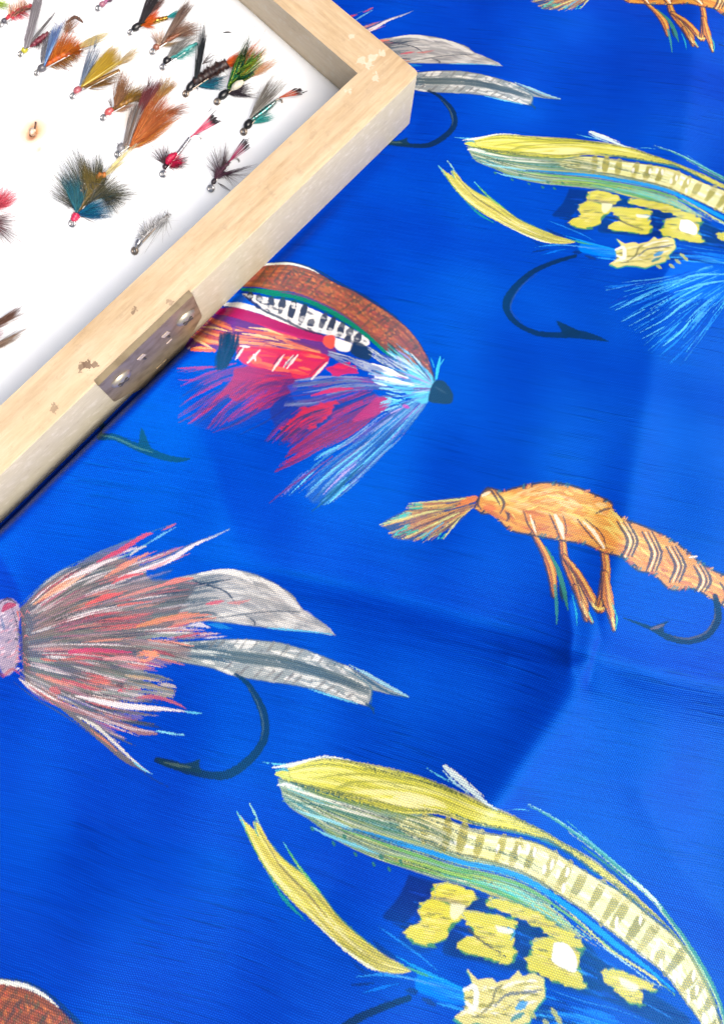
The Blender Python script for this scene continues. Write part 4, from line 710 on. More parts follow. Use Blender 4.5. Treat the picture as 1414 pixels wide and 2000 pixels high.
def rail_mesh(name, x0, x1, y0, y1, mt, out=()):
    """a rail of the box; only the outer arrises are eased"""
    return beam(name, (x0, y0, 0), (x1, y1, BOX_H), mt, out)
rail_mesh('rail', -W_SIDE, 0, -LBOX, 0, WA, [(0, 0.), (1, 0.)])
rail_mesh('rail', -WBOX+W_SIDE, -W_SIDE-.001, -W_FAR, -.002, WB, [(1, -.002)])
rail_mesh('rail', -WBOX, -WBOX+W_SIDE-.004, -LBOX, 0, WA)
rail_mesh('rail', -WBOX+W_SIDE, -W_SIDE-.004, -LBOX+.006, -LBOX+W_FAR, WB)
bm = bmesh.new(); bmesh.ops.create_cube(bm, size=1)
for v in bm.verts: v.co = Vector((-WBOX/2+v.co.x*(WBOX-.6), -LBOX/2+v.co.y*(LBOX-.6), .12+v.co.z*.2+.1))
me = bpy.data.meshes.new('base_panel'); bm.to_mesh(me); bm.free(); link('base_panel', me, WB, BOX)

# foam lining
def foam():
    x0, x1, y0, y1 = -WBOX+W_SIDE+.004, -W_SIDE-.008, -LBOX+W_FAR+.008, -W_FAR-.006
    xs, ys = np.linspace(x0, x1, 200), np.linspace(y0, y1, 300)
    Xf, Yf = np.meshgrid(xs, ys)
    edge = np.minimum(np.minimum(Xf-x0, x1-Xf), np.minimum(Yf-y0, y1-Yf))
    Zf = FOAM_Z + .03*np.sin(Xf*1.3)*np.sin(Yf*.9) - .07*np.exp(-(edge/.12)**2)
    for px, r, dz in HOLES:
        q = ground(px, FOAM_Z)[0]; a, c = q@N1-C_SIDE, q@N2-C_FAR
        Zf -= dz*np.exp(-((Xf-a)**2+(Yf-c)**2)/r**2)
    n, k = len(xs), len(ys); Vf = [(x, y, z) for x, y, z in zip(Xf.ravel(), Yf.ravel(), Zf.ravel())]
    F = [(j*n+i, j*n+i+1, (j+1)*n+i+1, (j+1)*n+i) for j in range(k-1) for i in range(n-1)]
    B = len(Vf); ring = [i for i in range(n)]+[j*n+n-1 for j in range(1, k)]+[(k-1)*n+i for i in range(n-2, -1, -1)]+[j*n for j in range(k-2, 0, -1)]
    Vf += [(Vf[r][0], Vf[r][1], .34) for r in ring]
    F += [(ring[i], B+i, B+(i+1) % len(ring), ring[(i+1) % len(ring)]) for i in range(len(ring))]
    me = bpy.data.meshes.new('foam_pad'); me.from_pydata(Vf, [], F); me.update()
    for p in me.polygons: p.use_smooth = True
    m, t, b = mat('white_foam'); L = t.links.new
    tc = node(t, 'TexCoord'); nz = node(t, 'TexNoise', i_Scale=2.2, i_Detail=5.0); L(tc.outputs['Object'], nz.inputs['Vector'])
    col = mix_c(t, nz.outputs[0], (.80, .84, .88), (.85, .88, .90))
    fine = node(t, 'TexNoise', i_Scale=30.0, i_Detail=3.0); L(tc.outputs['Object'], fine.inputs['Vector'])
    for (px, r, rr, c, kk) in STAINS:
        q = ground(px, FOAM_Z)[0]; vd = node(t, 'VectorMath', operation='DISTANCE'); L(tc.outputs['Object'], vd.inputs[0]); vd.inputs[1].default_value = (q@N1-C_SIDE, q@N2-C_FAR, FOAM_Z)
        f_ = math_n(t, 'ADD', math_n(t, 'DIVIDE', vd.outputs['Value'], r), math_n(t, 'MULTIPLY', nz.outputs[0], rr))
        col = mix_c(t, ramp(t, f_, [(.3, kk), (1.25, 0.0)]), col, c)
    L(col, b.inputs['Base Color']); b.inputs['Roughness'].default_value = .75
    bp = node(t, 'Bump', i_Strength=.12, i_Distance=.02); L(fine.outputs[0], bp.inputs['Height']); L(bp.outputs[0], b.inputs['Normal'])
    link('foam_pad', me, m, BOX)
HOLES = [((62, 262), .12, .12), ((72, 292), .08, .05)]
STAINS = [((66, 257), 1.0, .4, (.62, .26, .04), .9), ((61, 264), .24, .2, (.26, .08, .03), .95), ((76, 292), .3, .4, (.52, .34, .22), .7), ((258, 232), .6, .4, (.80, .52, .24), .5)]
foam()

# catch plate on the side of the box
def metal(name, col, rough, dirt=(.12, .09, .05), dk=.5):
    m, t, b = mat(name); L = t.links.new; tc = node(t, 'TexCoord'); nz = node(t, 'TexNoise', i_Scale=2.5, i_Detail=5.0); L(tc.outputs['Object'], nz.inputs['Vector'])
    L(mix_c(t, ramp(t, nz.outputs[0], [(.45, 0.0), (.75, dk)]), (*col, 1), (*dirt, 1)), b.inputs['Base Color'])
    b.inputs['Metallic'].default_value = .48 if name == 'nickel_plate' else .75 if 'nickel' in name else 1.0; L(ramp(t, nz.outputs[0], [(.3, rough), (.8, min(1, rough+.25))]), b.inputs['Roughness']); return m
M_PLATE = metal('nickel_plate', (.34, .27, .16), .28, (.13, .095, .055), .8); M_SCREW = metal('nickel_screw', (.46, .43, .34), .3, (.2, .15, .1), .35); M_STEEL = metal('hook_steel', (.55, .54, .53), .2, (.1, .1, .1), .4); M_BRONZE = metal('bronzed_wire', (.32, .27, .22), .3)
CP = lambda x, y: (x*.35361, 480+y*.35361)
outline = [boxmap(CP(*p), C_SIDE) for p in ((562, 760), (1073, 268), (1108, 375), (1050, 480), (1005, 560), (930, 625), (880, 680), (792, 766), (735, 800), (690, 812), (622, 850))]
for i in (0, 1): outline[i] = (outline[i][0], BOX_H-.005)
def plate():
    T0, T1 = .004, .09
    bm = bmesh.new()
    lo = [bm.verts.new((T0, y, z)) for y, z in outline]; hi = [bm.verts.new((T1, y, z)) for y, z in outline]
    bm.faces.new(hi); bm.faces.new(lo[::-1])
    n = len(lo)
    for i in range(n): bm.faces.new((lo[i], lo[(i+1) % n], hi[(i+1) % n], hi[i]))
    bmesh.ops.recalc_face_normals(bm, faces=bm.faces)
    es = [e for e in bm.edges if e.verts[0] in hi and e.verts[1] in hi]
    bmesh.ops.bevel(bm, geom=es, offset=.02, segments=2, affect='EDGES')
    # lip folded over the top of the rail
    y0, y1 = outline[0][0], outline[1][0]
    r = bmesh.ops.create_cube(bm, size=1)
    for v in r['verts']: v.co = Vector((.01+v.co.x*.16, (y0+y1)/2+v.co.y*abs(y1-y0), BOX_H+.012+v.co.z*.04))
    me = bpy.data.meshes.new('catch_plate'); bm.to_mesh(me); bm.free(); return link('catch_plate', me, M_PLATE, BOX)
PL = plate()
def screw(px):
    y, z = boxmap(CP(*px), C_SIDE+.1); bm = bmesh.new(); prof = [(0, .20), (.10, .19), (.2, .15), (.27, .08), (.29, .0)]; seg = 20; rings = []
    for r, h in prof: rings.append([bm.verts.new((.09+h*.62, y+r*math.cos(2*PI*k/seg), z+r*math.sin(2*PI*k/seg))) for k in range(seg)] if r > 0 else [bm.verts.new((.09+h*.62, y, z))])
    for a, c in zip(rings[:-1], rings[1:]):
        for k in range(seg):
            if len(a) == 1: bm.faces.new((a[0], c[k], c[(k+1) % seg]))
            else: bm.faces.new((a[k], c[k], c[(k+1) % seg], a[(k+1) % seg]))
    bmesh.ops.recalc_face_normals(bm, faces=bm.faces)
    for f in bm.faces: f.smooth = True
    me = bpy.data.meshes.new('screw'); bm.to_mesh(me); bm.free(); s = link('screw', me, M_SCREW, PL)
    bm = bmesh.new()
    ang = random.uniform(.3, 1.)
    for k in range(2):
        r = bmesh.ops.create_cube(bm, size=1); R = Matrix.Rotation(ang+k*PI/2, 3, 'X')
        for v in r['verts']: v.co = R @ Vector((v.co.x*.04, v.co.y*.34, v.co.z*.075)); v.co += Vector((.2, y, z))
    me = bpy.data.meshes.new('cross_slot'); bm.to_mesh(me); bm.free(); return me, s
M_SLOT, t_, b_ = mat('slot_dark'); b_.inputs['Base Color'].default_value = (.05, .045, .04, 1); b_.inputs['Roughness'].default_value = .6
M_TAB, t_, b_ = mat('bare_wood_in_slot'); b_.inputs['Base Color'].default_value = (.40, .34, .30, 1); b_.inputs['Roughness'].default_value = .6
for px in ((672, 735), (1027, 398)):
    me, s = screw(px); cs = link('cross_slot', me, M_SLOT, PL)
for (px, a, c, m_) in (((781, 610), .2, .24, M_TAB), ((796, 618), .05, .24, M_SLOT), ((914, 487), .2, .24, M_TAB), ((929, 496), .05, .24, M_SLOT), ((934, 524), .18, .06, M_TAB), ((893, 650), .36, .11, M_PLATE), ((895, 652), .30, .06, M_SLOT)):
    y, z = boxmap(CP(*px), C_SIDE+.07); bm = bmesh.new(); bmesh.ops.create_cube(bm, size=1)
    for v in bm.verts: v.co = Vector((.094+v.co.x*.02+(.006 if m_ is M_SLOT else 0), y+v.co.y*a, z+v.co.z*c))
    me = bpy.data.meshes.new('stamped_slot'); bm.to_mesh(me); bm.free(); link('stamped_slot', me, m_, PL)

# ---------------------------------------------------------------- the tied flies
def fibre_mat(name, rough=.45, metal_=0.0, spec=.4):
    m, t, b = mat(name); L = t.links.new
    a = node(t, 'Attribute', attribute_name='fibre'); L(a.outputs['Color'], b.inputs['Base Color'])
    b.inputs['Roughness'].default_value = rough; b.inputs['Metallic'].default_value = metal_; b.inputs['Specular IOR Level'].default_value = spec
    return m
M_FIB = fibre_mat('dyed_feather'); M_TINSEL = fibre_mat('tinsel', .18, .85); M_FLOSS = fibre_mat('floss_silk', .3, 0, .6)
def lin(c): return tuple(float(x) for x in LIN(c))
class Fly:
    def __init__(s, label, off, sc, eye, name='fishing_fly', cat='fishing fly', group='tied flies stuck in the white foam'):
        s.off, s.sc = off, sc; q = ground(s.px(eye), FOAM_Z+.1)[0]
        s.loc = Vector((q[0], q[1], FOAM_Z)); s.root = empty(name, s.loc)
        props(s.root, label, cat, group); s.eye_px = eye
    def px(s, p): return (s.off[0]+p[0]*s.sc, s.off[1]+p[1]*s.sc)
    def P(s, p, dz): q = ground(s.px(p), FOAM_Z+dz)[0]; return Vector((q[0], q[1], FOAM_Z+dz))-s.loc
    def build(s, name, V, F, C, mt, smooth=True, parent=None):
        me = bpy.data.meshes.new(name); me.from_pydata(V, [], F); me.update()
        if smooth: me.polygons.foreach_set('use_smooth', [True]*len(F))
        if C is not None:
            a = me.color_attributes.new('fibre', 'FLOAT_COLOR', 'POINT'); a.data.foreach_set('color', np.c_[np.array(C, np.float32), np.ones(len(C), np.float32)].ravel())
        return link(name, me, mt, parent or s.root)
    def tuft(s, name, root, tips, cols, n, z=(.12, .3), r=.0085, spread=6, lens=(.5, 1.15), bend=.12, mt=None, tip=None, seg=4, root2=None):
        """fibres fanning from root to a line of tips (crop px)"""
        n = int(n*1.3); spread = spread*1.5; V, F, C = [], [], []; T = np.array(tips, float)
        if len(T) == 1: T = np.vstack([T, T])
        L_ = np.r_[0, np.cumsum(np.linalg.norm(np.diff(T, axis=0), axis=1))]; L_ = L_/max(L_[-1], 1e-6)
        R0 = np.array(root, float); R1 = np.array(root2 if root2 is not None else root, float)
        for i in range(n):
            u = min(1, max(0, (i+random.random())/n)); tp = np.array([np.interp(u, L_, T[:, 0]), np.interp(u, L_, T[:, 1])])
            ru = random.random() if root2 is None else min(1, max(0, u+random.gauss(0, .06)))
            rt = R0+(R1-R0)*ru + np.array([random.gauss(0, spread*.35), random.gauss(0, spread*.35)])
            l = random.uniform(*lens); tp = rt+(tp-rt)*l + np.array([random.gauss(0, spread*.5), random.gauss(0, spread*.5)])
            if random.random() < .13: tp = rt+(tp-rt)*random.uniform(1.05, 1.3)+np.array([random.gauss(0, spread*2.2), random.gauss(0, spread*2.2)])
            d = tp-rt; nn = np.array([-d[1], d[0]]); mid = (rt+tp)/2 + nn*random.gauss(0, bend)
            za, zb = z[0]+random.uniform(-.02, .06), max(.03, random.uniform(z[0], z[1]) if z[1] >= z[0] else random.uniform(z[1], z[0])); zm = (za+zb)/2+random.uniform(.0, .08)
            c = np.array(lin(cols[random.randrange(len(cols))]))*random.uniform(.38, .9)
            rr = (r if tip else r*.85)*random.uniform(.6, 1.3); B = len(V); pts = []; seg = 7 if tip else seg
            for k in range(seg):
                t = k/(seg-1); p = (1-t)**2*rt+2*t*(1-t)*mid+t*t*tp; zz = (1-t)**2*za+2*t*(1-t)*zm+t*t*zb; pts.append(s.P(p, zz))
            for k, p in enumerate(pts):
                dd = (pts[min(k+1, seg-1)]-pts[max(k-1, 0)]); dd.normalize(); a = dd.cross(Vector((0, 0, 1)));
                if a.length < 1e-4: a = Vector((1, 0, 0))
                a.normalize(); b_ = a.cross(dd); t = k/(seg-1); rad = rr*(1-.75*t) if not tip else rr*(1.25 if t > .72 else .8)
                cc = c if (tip is None or t < .72) else np.array(lin(tip))
                for j in range(3):
                    th = 2*PI*j/3; V.append(p+a*(rad*math.cos(th))+b_*(rad*math.sin(th))); C.append(cc)
            for k in range(seg-1):
                for j in range(3):
                    j2 = (j+1) % 3; F.append((B+3*k+j, B+3*k+j2, B+3*k+3+j2, B+3*k+3+j))
        return s.build(name, V, F, C, mt or M_FIB)
    def tube(s, name, path, rad, col=None, mt=None, seg=10, parent=None, wobble=0, n=24, bumps=0):
        """lathe along a path of (px, py, dz)"""
        W = np.array([tuple(s.P(p[:2], p[2])) for p in path]); W = spline(W, n)
        R = np.interp(np.linspace(0, 1, n), np.linspace(0, 1, len(rad)), rad)*({'body': .5, 'thorax': .45, 'head': .8, 'tag': .6, 'tail': .5, 'cheek': .7}.get(name, 1) if mt is not M_TINSEL else .85); V, F, C = [], [], []
        for k in range(n):
            d = Vector(W[min(k+1, n-1)]-W[max(k-1, 0)]); d.normalize(); a = d.cross(Vector((.1, .05, 1))); a.normalize(); b_ = a.cross(d)
            for j in range(seg):
                th = 2*PI*j/seg; r = R[k]*(1+random.uniform(-wobble, wobble)+(.14*math.cos(2*PI*(bumps*k/n+j/seg)) if bumps else 0))
                V.append(Vector(W[k])+a*(r*math.cos(th))+b_*(r*math.sin(th)))
                C.append(np.array(lin(col[random.randrange(len(col))]))*random.uniform(.5, .68) if col else (1, 1, 1))
        F = [(k*seg+j, k*seg+(j+1) % seg, (k+1)*seg+(j+1) % seg, (k+1)*seg+j) for k in range(n-1) for j in range(seg)]
        F += [tuple(range(seg))[::-1], tuple((n-1)*seg+j for j in range(seg))]
        return s.build(name, V, F, C if col else None, mt or (M_FLOSS if name == 'head' else M_FIB), parent=parent)
    def hook(s, eye, tail, bend=True, mt=None, zt=.17, eye_r=.085, bend_len=22):
        """eye ring, shank and bend; the point is buried in the foam"""
        mt = mt or M_STEEL; e = np.array(eye, float); t = np.array(tail, float); d = (t-e)/np.linalg.norm(t-e)
        E0 = s.P(eye, .13); V, F = [], []; q = s.P(tuple(e+d*10), .14)-E0; ang = math.atan2(q.y, q.x)
        for i in range(18):
            a = 2*PI*i/18; c = Vector((eye_r*math.cos(a), eye_r*math.sin(a), 0))
            for j in range(8):
                b_ = 2*PI*j/8; rd = Vector((math.cos(a), math.sin(a), 0)); v = c+rd*(.043*math.cos(b_))+Vector((0, 0, .043*math.sin(b_)))
                v = Matrix.Rotation(ang, 3, 'Z') @ (Matrix.Rotation(-.5, 3, 'Y') @ v); V.append(E0+v)
        F = [(i*8+j, ((i+1) % 18)*8+j, ((i+1) % 18)*8+(j+1) % 8, i*8+(j+1) % 8) for i in range(18) for j in range(8)]
        h = s.build('hook_eye', V, F, None, mt)
        p0 = e+d*(eye_r*.7/.0145/s.sc*.3); path = [(p0[0], p0[1], .14), tuple((e+t)/2)+(zt,), (t[0], t[1], zt)]
        if bend:
            nn = np.array([-d[1], d[0]]); L_ = bend_len
            path += [tuple(t+d*L_*.8+nn*L_*.25)+(zt-.02,), tuple(t+d*L_*.9+nn*L_*.9)+(.06,), tuple(t+d*L_*.35+nn*L_*1.25)+(-.12,)]
        s.tube('hook', path, (.03, .03, .028, .026), None, mt, seg=7, n=30)
    def head(s, a, b_, r, col, z=.15):
        h = s.tube('head', [(*a, z), ((a[0]+b_[0])/2, (a[1]+b_[1])/2, z+.01), (*b_, z+.02)], (r*.45, r*.9, r, r*.85, r*.6), [col], M_FLOSS, seg=12, n=12, bumps=0); return h
BLK = (22, 22, 26)
A = ((0, 0), .29703); B = ((300, 0), .29703); CC = ((0, 200), .29703); D = ((180, 200), .29703); E = ((0, 480), .35361)

f = Fly('red ribbed fly with grey thread head nearest the top left corner of the photo', *A, (8, 160)); f.hook((6, 162), (190, 50), False)
f.head((18, 150), (44, 122), .12, (80, 80, 92)); f.tube('body', [(44, 122, .18), (120, 80, .2), (215, 35, .2)], (.12, .2, .2, .12), [(200, 40, 66), (170, 30, 50), (220, 80, 90)], wobble=.25, bumps=5)
f.tuft('rib', (70, 110), [(180, 20), (225, 60)], [(110, 70, 50), (190, 150, 120), (90, 50, 40)], 60, (.2, .45), .012, 10, (.2, .9), root2=(200, 45)); f.tuft('hackle', (60, 110), [(60, 30), (110, -10), (170, -20)], [(220, 150, 110), (236, 190, 150), (200, 130, 110)], 90, (.2, .4), .008, 12, root2=(180, 40)); f.tuft('feeler', (45, 150), [(125, 242), (110, 210), (60, 160)], [(70, 70, 70)], 4, (.1, .2), .006)
f.tuft('throat', (60, 120), [(90, 150), (150, 130), (210, 100)], [(226, 60, 90), (236, 110, 130)], 60, (.1, .2), .007, 8, root2=(170, 80))
f = Fly('lime green fluffy wing of a fly cut off by the top left corner', *A, (-60, 30)); f.hook((-60, 30), (20, -20), False); f.head((-55, 28), (-30, 18), .1, BLK); f.tuft('wing', (-50, 20), [(60, 10), (50, 40), (20, 55)], [(190, 220, 90), (210, 230, 130), (160, 200, 70)], 120, (.2, .4), .01, 10)

f = Fly('grey winged fly with yellow thread head and maroon body', *A, (140, 355)); f.hook((138, 356), (330, 215)); f.head((148, 345), (182, 310), .13, (196, 190, 40))
f.tube('body', [(182, 312, .18), (250, 270, .2), (325, 215, .2)], (.08, .2, .2, .14), [(120, 24, 50), (96, 30, 44), (150, 60, 80)], wobble=.15, bumps=6); f.tuft('hackle', (230, 290), [(240, 340), (300, 320), (330, 260)], [(110, 30, 50), (90, 60, 60)], 60, (.1, .25), root2=(310, 225))
f.tuft('wing', (166, 318), [(228, -40), (292, -40)], [(150, 146, 152), (128, 122, 130), (170, 166, 172)], 150, (.25, .6), .010, 4, (.8, 1.05), .02, root2=(195, 305)); f.tuft('wing', (180, 310), [(320, 130), (385, 62)], [(150, 148, 150), (120, 118, 122)], 80, (.22, .5), .009, 4, (.7, 1.05), .03); f.tuft('throat', (170, 300), [(165, 180), (190, 170), (230, 150)], [(150, 140, 150), (190, 180, 190)], 40, (.2, .4), .008)

f = Fly('blue winged fly with bushy orange hackle and pale yellow tail', *A, (247, 478)); f.hook((245, 480), (520, 330)); f.head((255, 465), (305, 428), .17, (96, 96, 104))
f.tube('body', [(300, 430, .2), (400, 370, .22), (525, 310, .2)], (.1, .2, .22, .16), [(220, 110, 20), (190, 80, 20)], wobble=.2, bumps=7)
f.tuft('hackle', (320, 420), [(405, 230), (450, 200), (530, 240), (545, 330), (525, 385)], [(232, 120, 20), (240, 140, 40), (210, 96, 16), (180, 100, 40)], 420, (.15, .55), .0095, 10, (.4, 1.05), root2=(500, 320)); f.tuft('throat', (330, 430), [(380, 460), (470, 440), (540, 390)], [(206, 150, 40), (170, 110, 50), (130, 70, 40)], 140, (.08, .25), .009, 10, root2=(480, 350))
f.tuft('wing', (296, 430), [(335, 200), (430, 140)], [(92, 140, 214), (120, 170, 226), (70, 100, 160), (150, 170, 200), (90, 80, 150)], 150, (.3, .6), .010, 4, (.75, 1.05), .02); f.tuft('wing', (278, 410), [(280, 270), (330, 220), (385, 120)], [(130, 130, 140), (80, 90, 110), (170, 166, 170)], 60, (.25, .5), .009, 5)
f.tube('tail', [(440, 150, .3), (490, 115, .34), (530, 130, .3), (548, 150, .2)], (.05, .12, .1, .04), [(120, 80, 60), (80, 60, 50)], wobble=.3); f.tuft('tail', (520, 310), [(640, 255), (740, 205), (755, 225)], [(232, 208, 130), (240, 220, 160), (214, 190, 110)], 80, (.15, .3), .009, 12); f.tuft('feeler', (500, 350), [(640, 210), (695, 330), (705, 378)], [(120, 90, 60), (80, 70, 60)], 9, (.1, .3), .006, 8)
f.tuft('tail', (440, 200), [(430, 120), (480, 100), (540, 150)], [(140, 100, 80), (170, 130, 100)], 60, (.2, .4), .009, 20)

f = Fly('pink bodied fly with silver eye cut by the top edge', *A, (650, 52)); f.hook((648, 54), (780, -60), False); f.head((660, 40), (690, 14), .13, (170, 110, 130)); f.tube('body', [(690, 16, .18), (740, -20, .2), (800, -60, .2)], (.12, .15, .1), [(190, 90, 140), (160, 110, 140)], bumps=4); f.tuft('hackle', (700, 10), [(720, -40), (760, -10), (740, 15)], [(40, 36, 44), (90, 70, 90)], 40)

f = Fly('black winged fly with bright orange hackle, gold body and teal tail', *A, (862, 210)); f.hook((860, 212), (1100, 110), False); f.head((872, 200), (928, 155), .16, BLK)
f.tube('body', [(925, 165, .17), (1010, 140, .18), (1105, 115, .18)], (.07, .1, .1, .08), [(206, 160, 60), (240, 214, 120), (150, 110, 40)], M_TINSEL, bumps=8, wobble=.12); f.tuft('wing', (918, 155), [(975, -40), (1075, -40)], [(20, 20, 26), (36, 30, 40), (50, 40, 46)], 170, (.3, .6), .011, 5, (.8, 1.05), .02, root2=(945, 145)); f.tuft('wing', (990, 80), [(1070, -20), (1120, -20)], [(120, 80, 70), (90, 60, 60)], 60, (.3, .5), .009, 8)
f.tuft('hackle', (930, 165), [(1045, 45), (1060, 110), (1010, 150), (1030, 190)], [(246, 104, 24), (250, 130, 50), (230, 84, 20)], 260, (.12, .4), .0095, 6, (.5, 1.05)); f.tuft('tail', (1105, 112), [(1170, 60), (1200, 70), (1170, 110)], [(40, 170, 170), (30, 140, 150)], 70, (.15, .25), .010, 5)

f = Fly('brown mottled winged fly with tan head between the orange fly and the teal fly', *A, (1008, 338)); f.hook((1006, 340), (1190, 220)); f.head((1012, 325), (1050, 292), .14, (160, 100, 76)); f.tube('body', [(1050, 292, .18), (1110, 260, .2), (1190, 220, .2)], (.08, .16, .12), [(120, 70, 40), (150, 90, 60)], wobble=.2)
f.tuft('wing', (1065, 285), [(1200, 40), (1240, 0), (1285, 30)], [(110, 84, 74), (140, 110, 96), (90, 66, 60), (160, 136, 120)], 140, (.3, .55), .010, 5, (.8, 1.05), .03, root2=(1120, 220)); f.tuft('hackle', (1045, 292), [(950, 200), (990, 165), (1060, 170), (1130, 200)], [(206, 170, 140), (170, 120, 90), (226, 200, 180)], 70, (.2, .45), .007, 8, (.4, 1.)); f.tuft('tail', (1080, 260), [(1190, 130), (1325, 140), (1330, 200), (1290, 240)], [(140, 96, 80), (110, 76, 64), (170, 130, 110), (190, 160, 130)], 220, (.12, .4), .0085, 10, (.45, 1.05), root2=(1180, 220)); f.tuft('throat', (1060, 300), [(1110, 300), (1190, 280), (1260, 255)], [(200, 176, 140), (150, 120, 90)], 60, (.08, .2), .008, 6)

f = Fly('small teal bodied fly with black head and grey mottled wing', *A, (1075, 437)); f.hook((1073, 440), (1290, 300), False); f.head((1082, 420), (1118, 376), .16, BLK); f.tube('body', [(1118, 378, .18), (1200, 335, .2), (1300, 285, .18)], (.08, .2, .17, .08), [(50, 170, 166), (80, 190, 184), (40, 140, 140)], wobble=.2, bumps=5); f.tuft('hackle', (1140, 380), [(1200, 390), (1280, 340), (1310, 290)], [(70, 190, 184), (40, 160, 160), (110, 206, 196)], 130, (.1, .28), .009, 8, root2=(1240, 310)); f.tuft('wing', (1110, 375), [(1170, 270), (1260, 215), (1325, 230)], [(140, 140, 136), (110, 108, 104), (180, 180, 176), (90, 86, 84)], 110, (.25, .45), .008, 6, (.5, 1.05))

f = Fly('broad yellow winged fly with thin blue grey slip and pink head', *A, (483, 628)); f.hook((480, 632), (790, 470), False); f.head((492, 612), (532, 574), .15, (190, 100, 110)); f.tube('body', [(530, 576, .16), (640, 530, .18), (790, 460, .18)], (.06, .12, .1), [(130, 90, 40), (170, 130, 60)])
f.tuft('wing', (540, 565), [(700, 330), (780, 310), (800, 350), (805, 420)], [(224, 184, 40), (206, 164, 30), (234, 200, 70), (190, 150, 40)], 330, (.25, .55), .010, 4, (.75, 1.03), .02); f.tuft('quill', (552, 562), [(792, 402)], [(246, 226, 130)], 9, (.55, .6), .011, 3, (.95, 1.), .01); f.tuft('wing', (530, 560), [(580, 320), (640, 270), (690, 290)], [(120, 140, 170), (150, 164, 184), (90, 106, 130)], 70, (.3, .6), .009, 4, (.5, 1.05), .03, root2=(545, 540)); f.tuft('feeler', (620, 320), [(630, 210), (640, 215), (670, 250)], [(110, 130, 160)], 6, (.5, .6), .007, 3)
f.tuft('throat', (555, 570), [(700, 560), (790, 540), (815, 480)], [(130, 84, 50), (170, 130, 60), (96, 66, 44)], 130, (.08, .25), .009, 6, (.5, 1.05)); f.tuft('tail', (780, 420), [(860, 340), (940, 270), (960, 290), (890, 390)], [(214, 190, 140), (190, 160, 110), (230, 210, 170)], 70, (.15, .3), .008, 10); f.tuft('hackle', (540, 550), [(640, 400), (720, 330), (760, 300)], [(120, 110, 80), (160, 140, 60)], 40, (.3, .5), .007)

f = Fly('brown and olive fly with coral pink head and wispy hackle', *A, (683, 772)); f.hook((680, 775), (920, 640), False); f.head((695, 752), (745, 715), .15, (210, 96, 96)); f.tube('body', [(745, 716, .18), (830, 670, .22), (930, 620, .2)], (.08, .2, .18, .1), [(150, 104, 40), (120, 84, 40), (190, 140, 60)], wobble=.25)
f.tuft('wing', (760, 700), [(780, 470), (830, 430), (880, 530)], [(150, 100, 66), (176, 126, 80), (120, 80, 56)], 130, (.3, .55), .009, 8, (.5, 1.05)); f.tuft('hackle', (760, 700), [(850, 560), (950, 560), (990, 580), (950, 690)], [(170, 130, 40), (130, 96, 36), (196, 150, 60), (110, 80, 40)], 260, (.15, .45), .009, 10, (.4, 1.05), root2=(900, 640)); f.tuft('throat', (750, 720), [(800, 740), (890, 700), (930, 670)], [(190, 130, 100), (150, 100, 70), (210, 170, 130)], 70, (.08, .2), .008, 6); f.tuft('feeler', (735, 700), [(680, 620), (720, 600), (740, 650)], [(110, 90, 80)], 12, (.2, .5), .006, 5)

f = Fly('largest orange winged fly with grey mottled slip, maroon stripe and gold tinsel body', *A, (778, 1012)); f.hook((776, 1016), (1060, 810), False); f.head((786, 995), (812, 945), .16, (150, 150, 156))
f.tube('body', [(900, 890, .16), (980, 845, .2), (1060, 800, .2)], (.05, .09, .08, .05), [(230, 170, 70), (250, 220, 150), (190, 120, 40)], M_TINSEL, bumps=9, wobble=.1); f.tuft('tail', (920, 900), [(1040, 700), (1150, 700), (1200, 760), (1120, 820), (1050, 900)], [(216, 120, 50), (200, 104, 40), (226, 150, 70), (190, 130, 60)], 300, (.1, .25), .0095, 8, (.5, 1.05), root2=(850, 980))
f.tuft('hackle', (860, 960), [(985, 640), (1050, 600), (1130, 640), (1180, 740)], [(214, 114, 44), (196, 96, 40), (226, 140, 70), (180, 90, 50)], 340, (.25, .55), .0095, 5, (.6, 1.05), .05); f.tuft('wing', (890, 780), [(960, 570), (1010, 540), (1075, 540)], [(120, 44, 54), (140, 60, 64), (100, 40, 50)], 150, (.35, .6), .010, 5, (.7, 1.05), .03, root2=(960, 700)); f.tuft('wing', (1000, 700), [(1050, 500), (1130, 500), (1200, 540)], [(190, 150, 80), (160, 120, 60), (206, 170, 110)], 130, (.25, .5), .009, 8, (.5, 1.05), root2=(1080, 620))
f.tuft('wing', (808, 960), [(865, 720), (900, 690), (935, 700)], [(130, 122, 120), (104, 98, 98), (160, 152, 150), (150, 120, 100)], 190, (.4, .65), .011, 3, (.85, 1.03), .015, root2=(845, 950)); f.tuft('feeler', (975, 570), [(985, 390), (1000, 420), (1040, 480), (1060, 500)], [(70, 50, 50), (110, 70, 60)], 12, (.5, .6), .007, 4); f.tuft('feeler', (1100, 740), [(1290, 600), (1360, 690), (1330, 730), (1200, 830)], [(140, 80, 50), (110, 80, 70), (190, 110, 60)], 46, (.15, .4), .007, 14, (.4, 1.05)); f.tuft('quill', (855, 885), [(800, 1050)], [(232, 220, 190)], 3, (.3, .1), .012, 3, (.9, 1.)); f.tuft('quill', (955, 840), [(850, 1020)], [(236, 226, 200)], 4, (.3, .1), .012, 4, (.9, 1.)); f.tuft('feeler', (790, 975), [(765, 925), (775, 940)], [(70, 66, 66)], 3, (.2, .4), .009, 2)

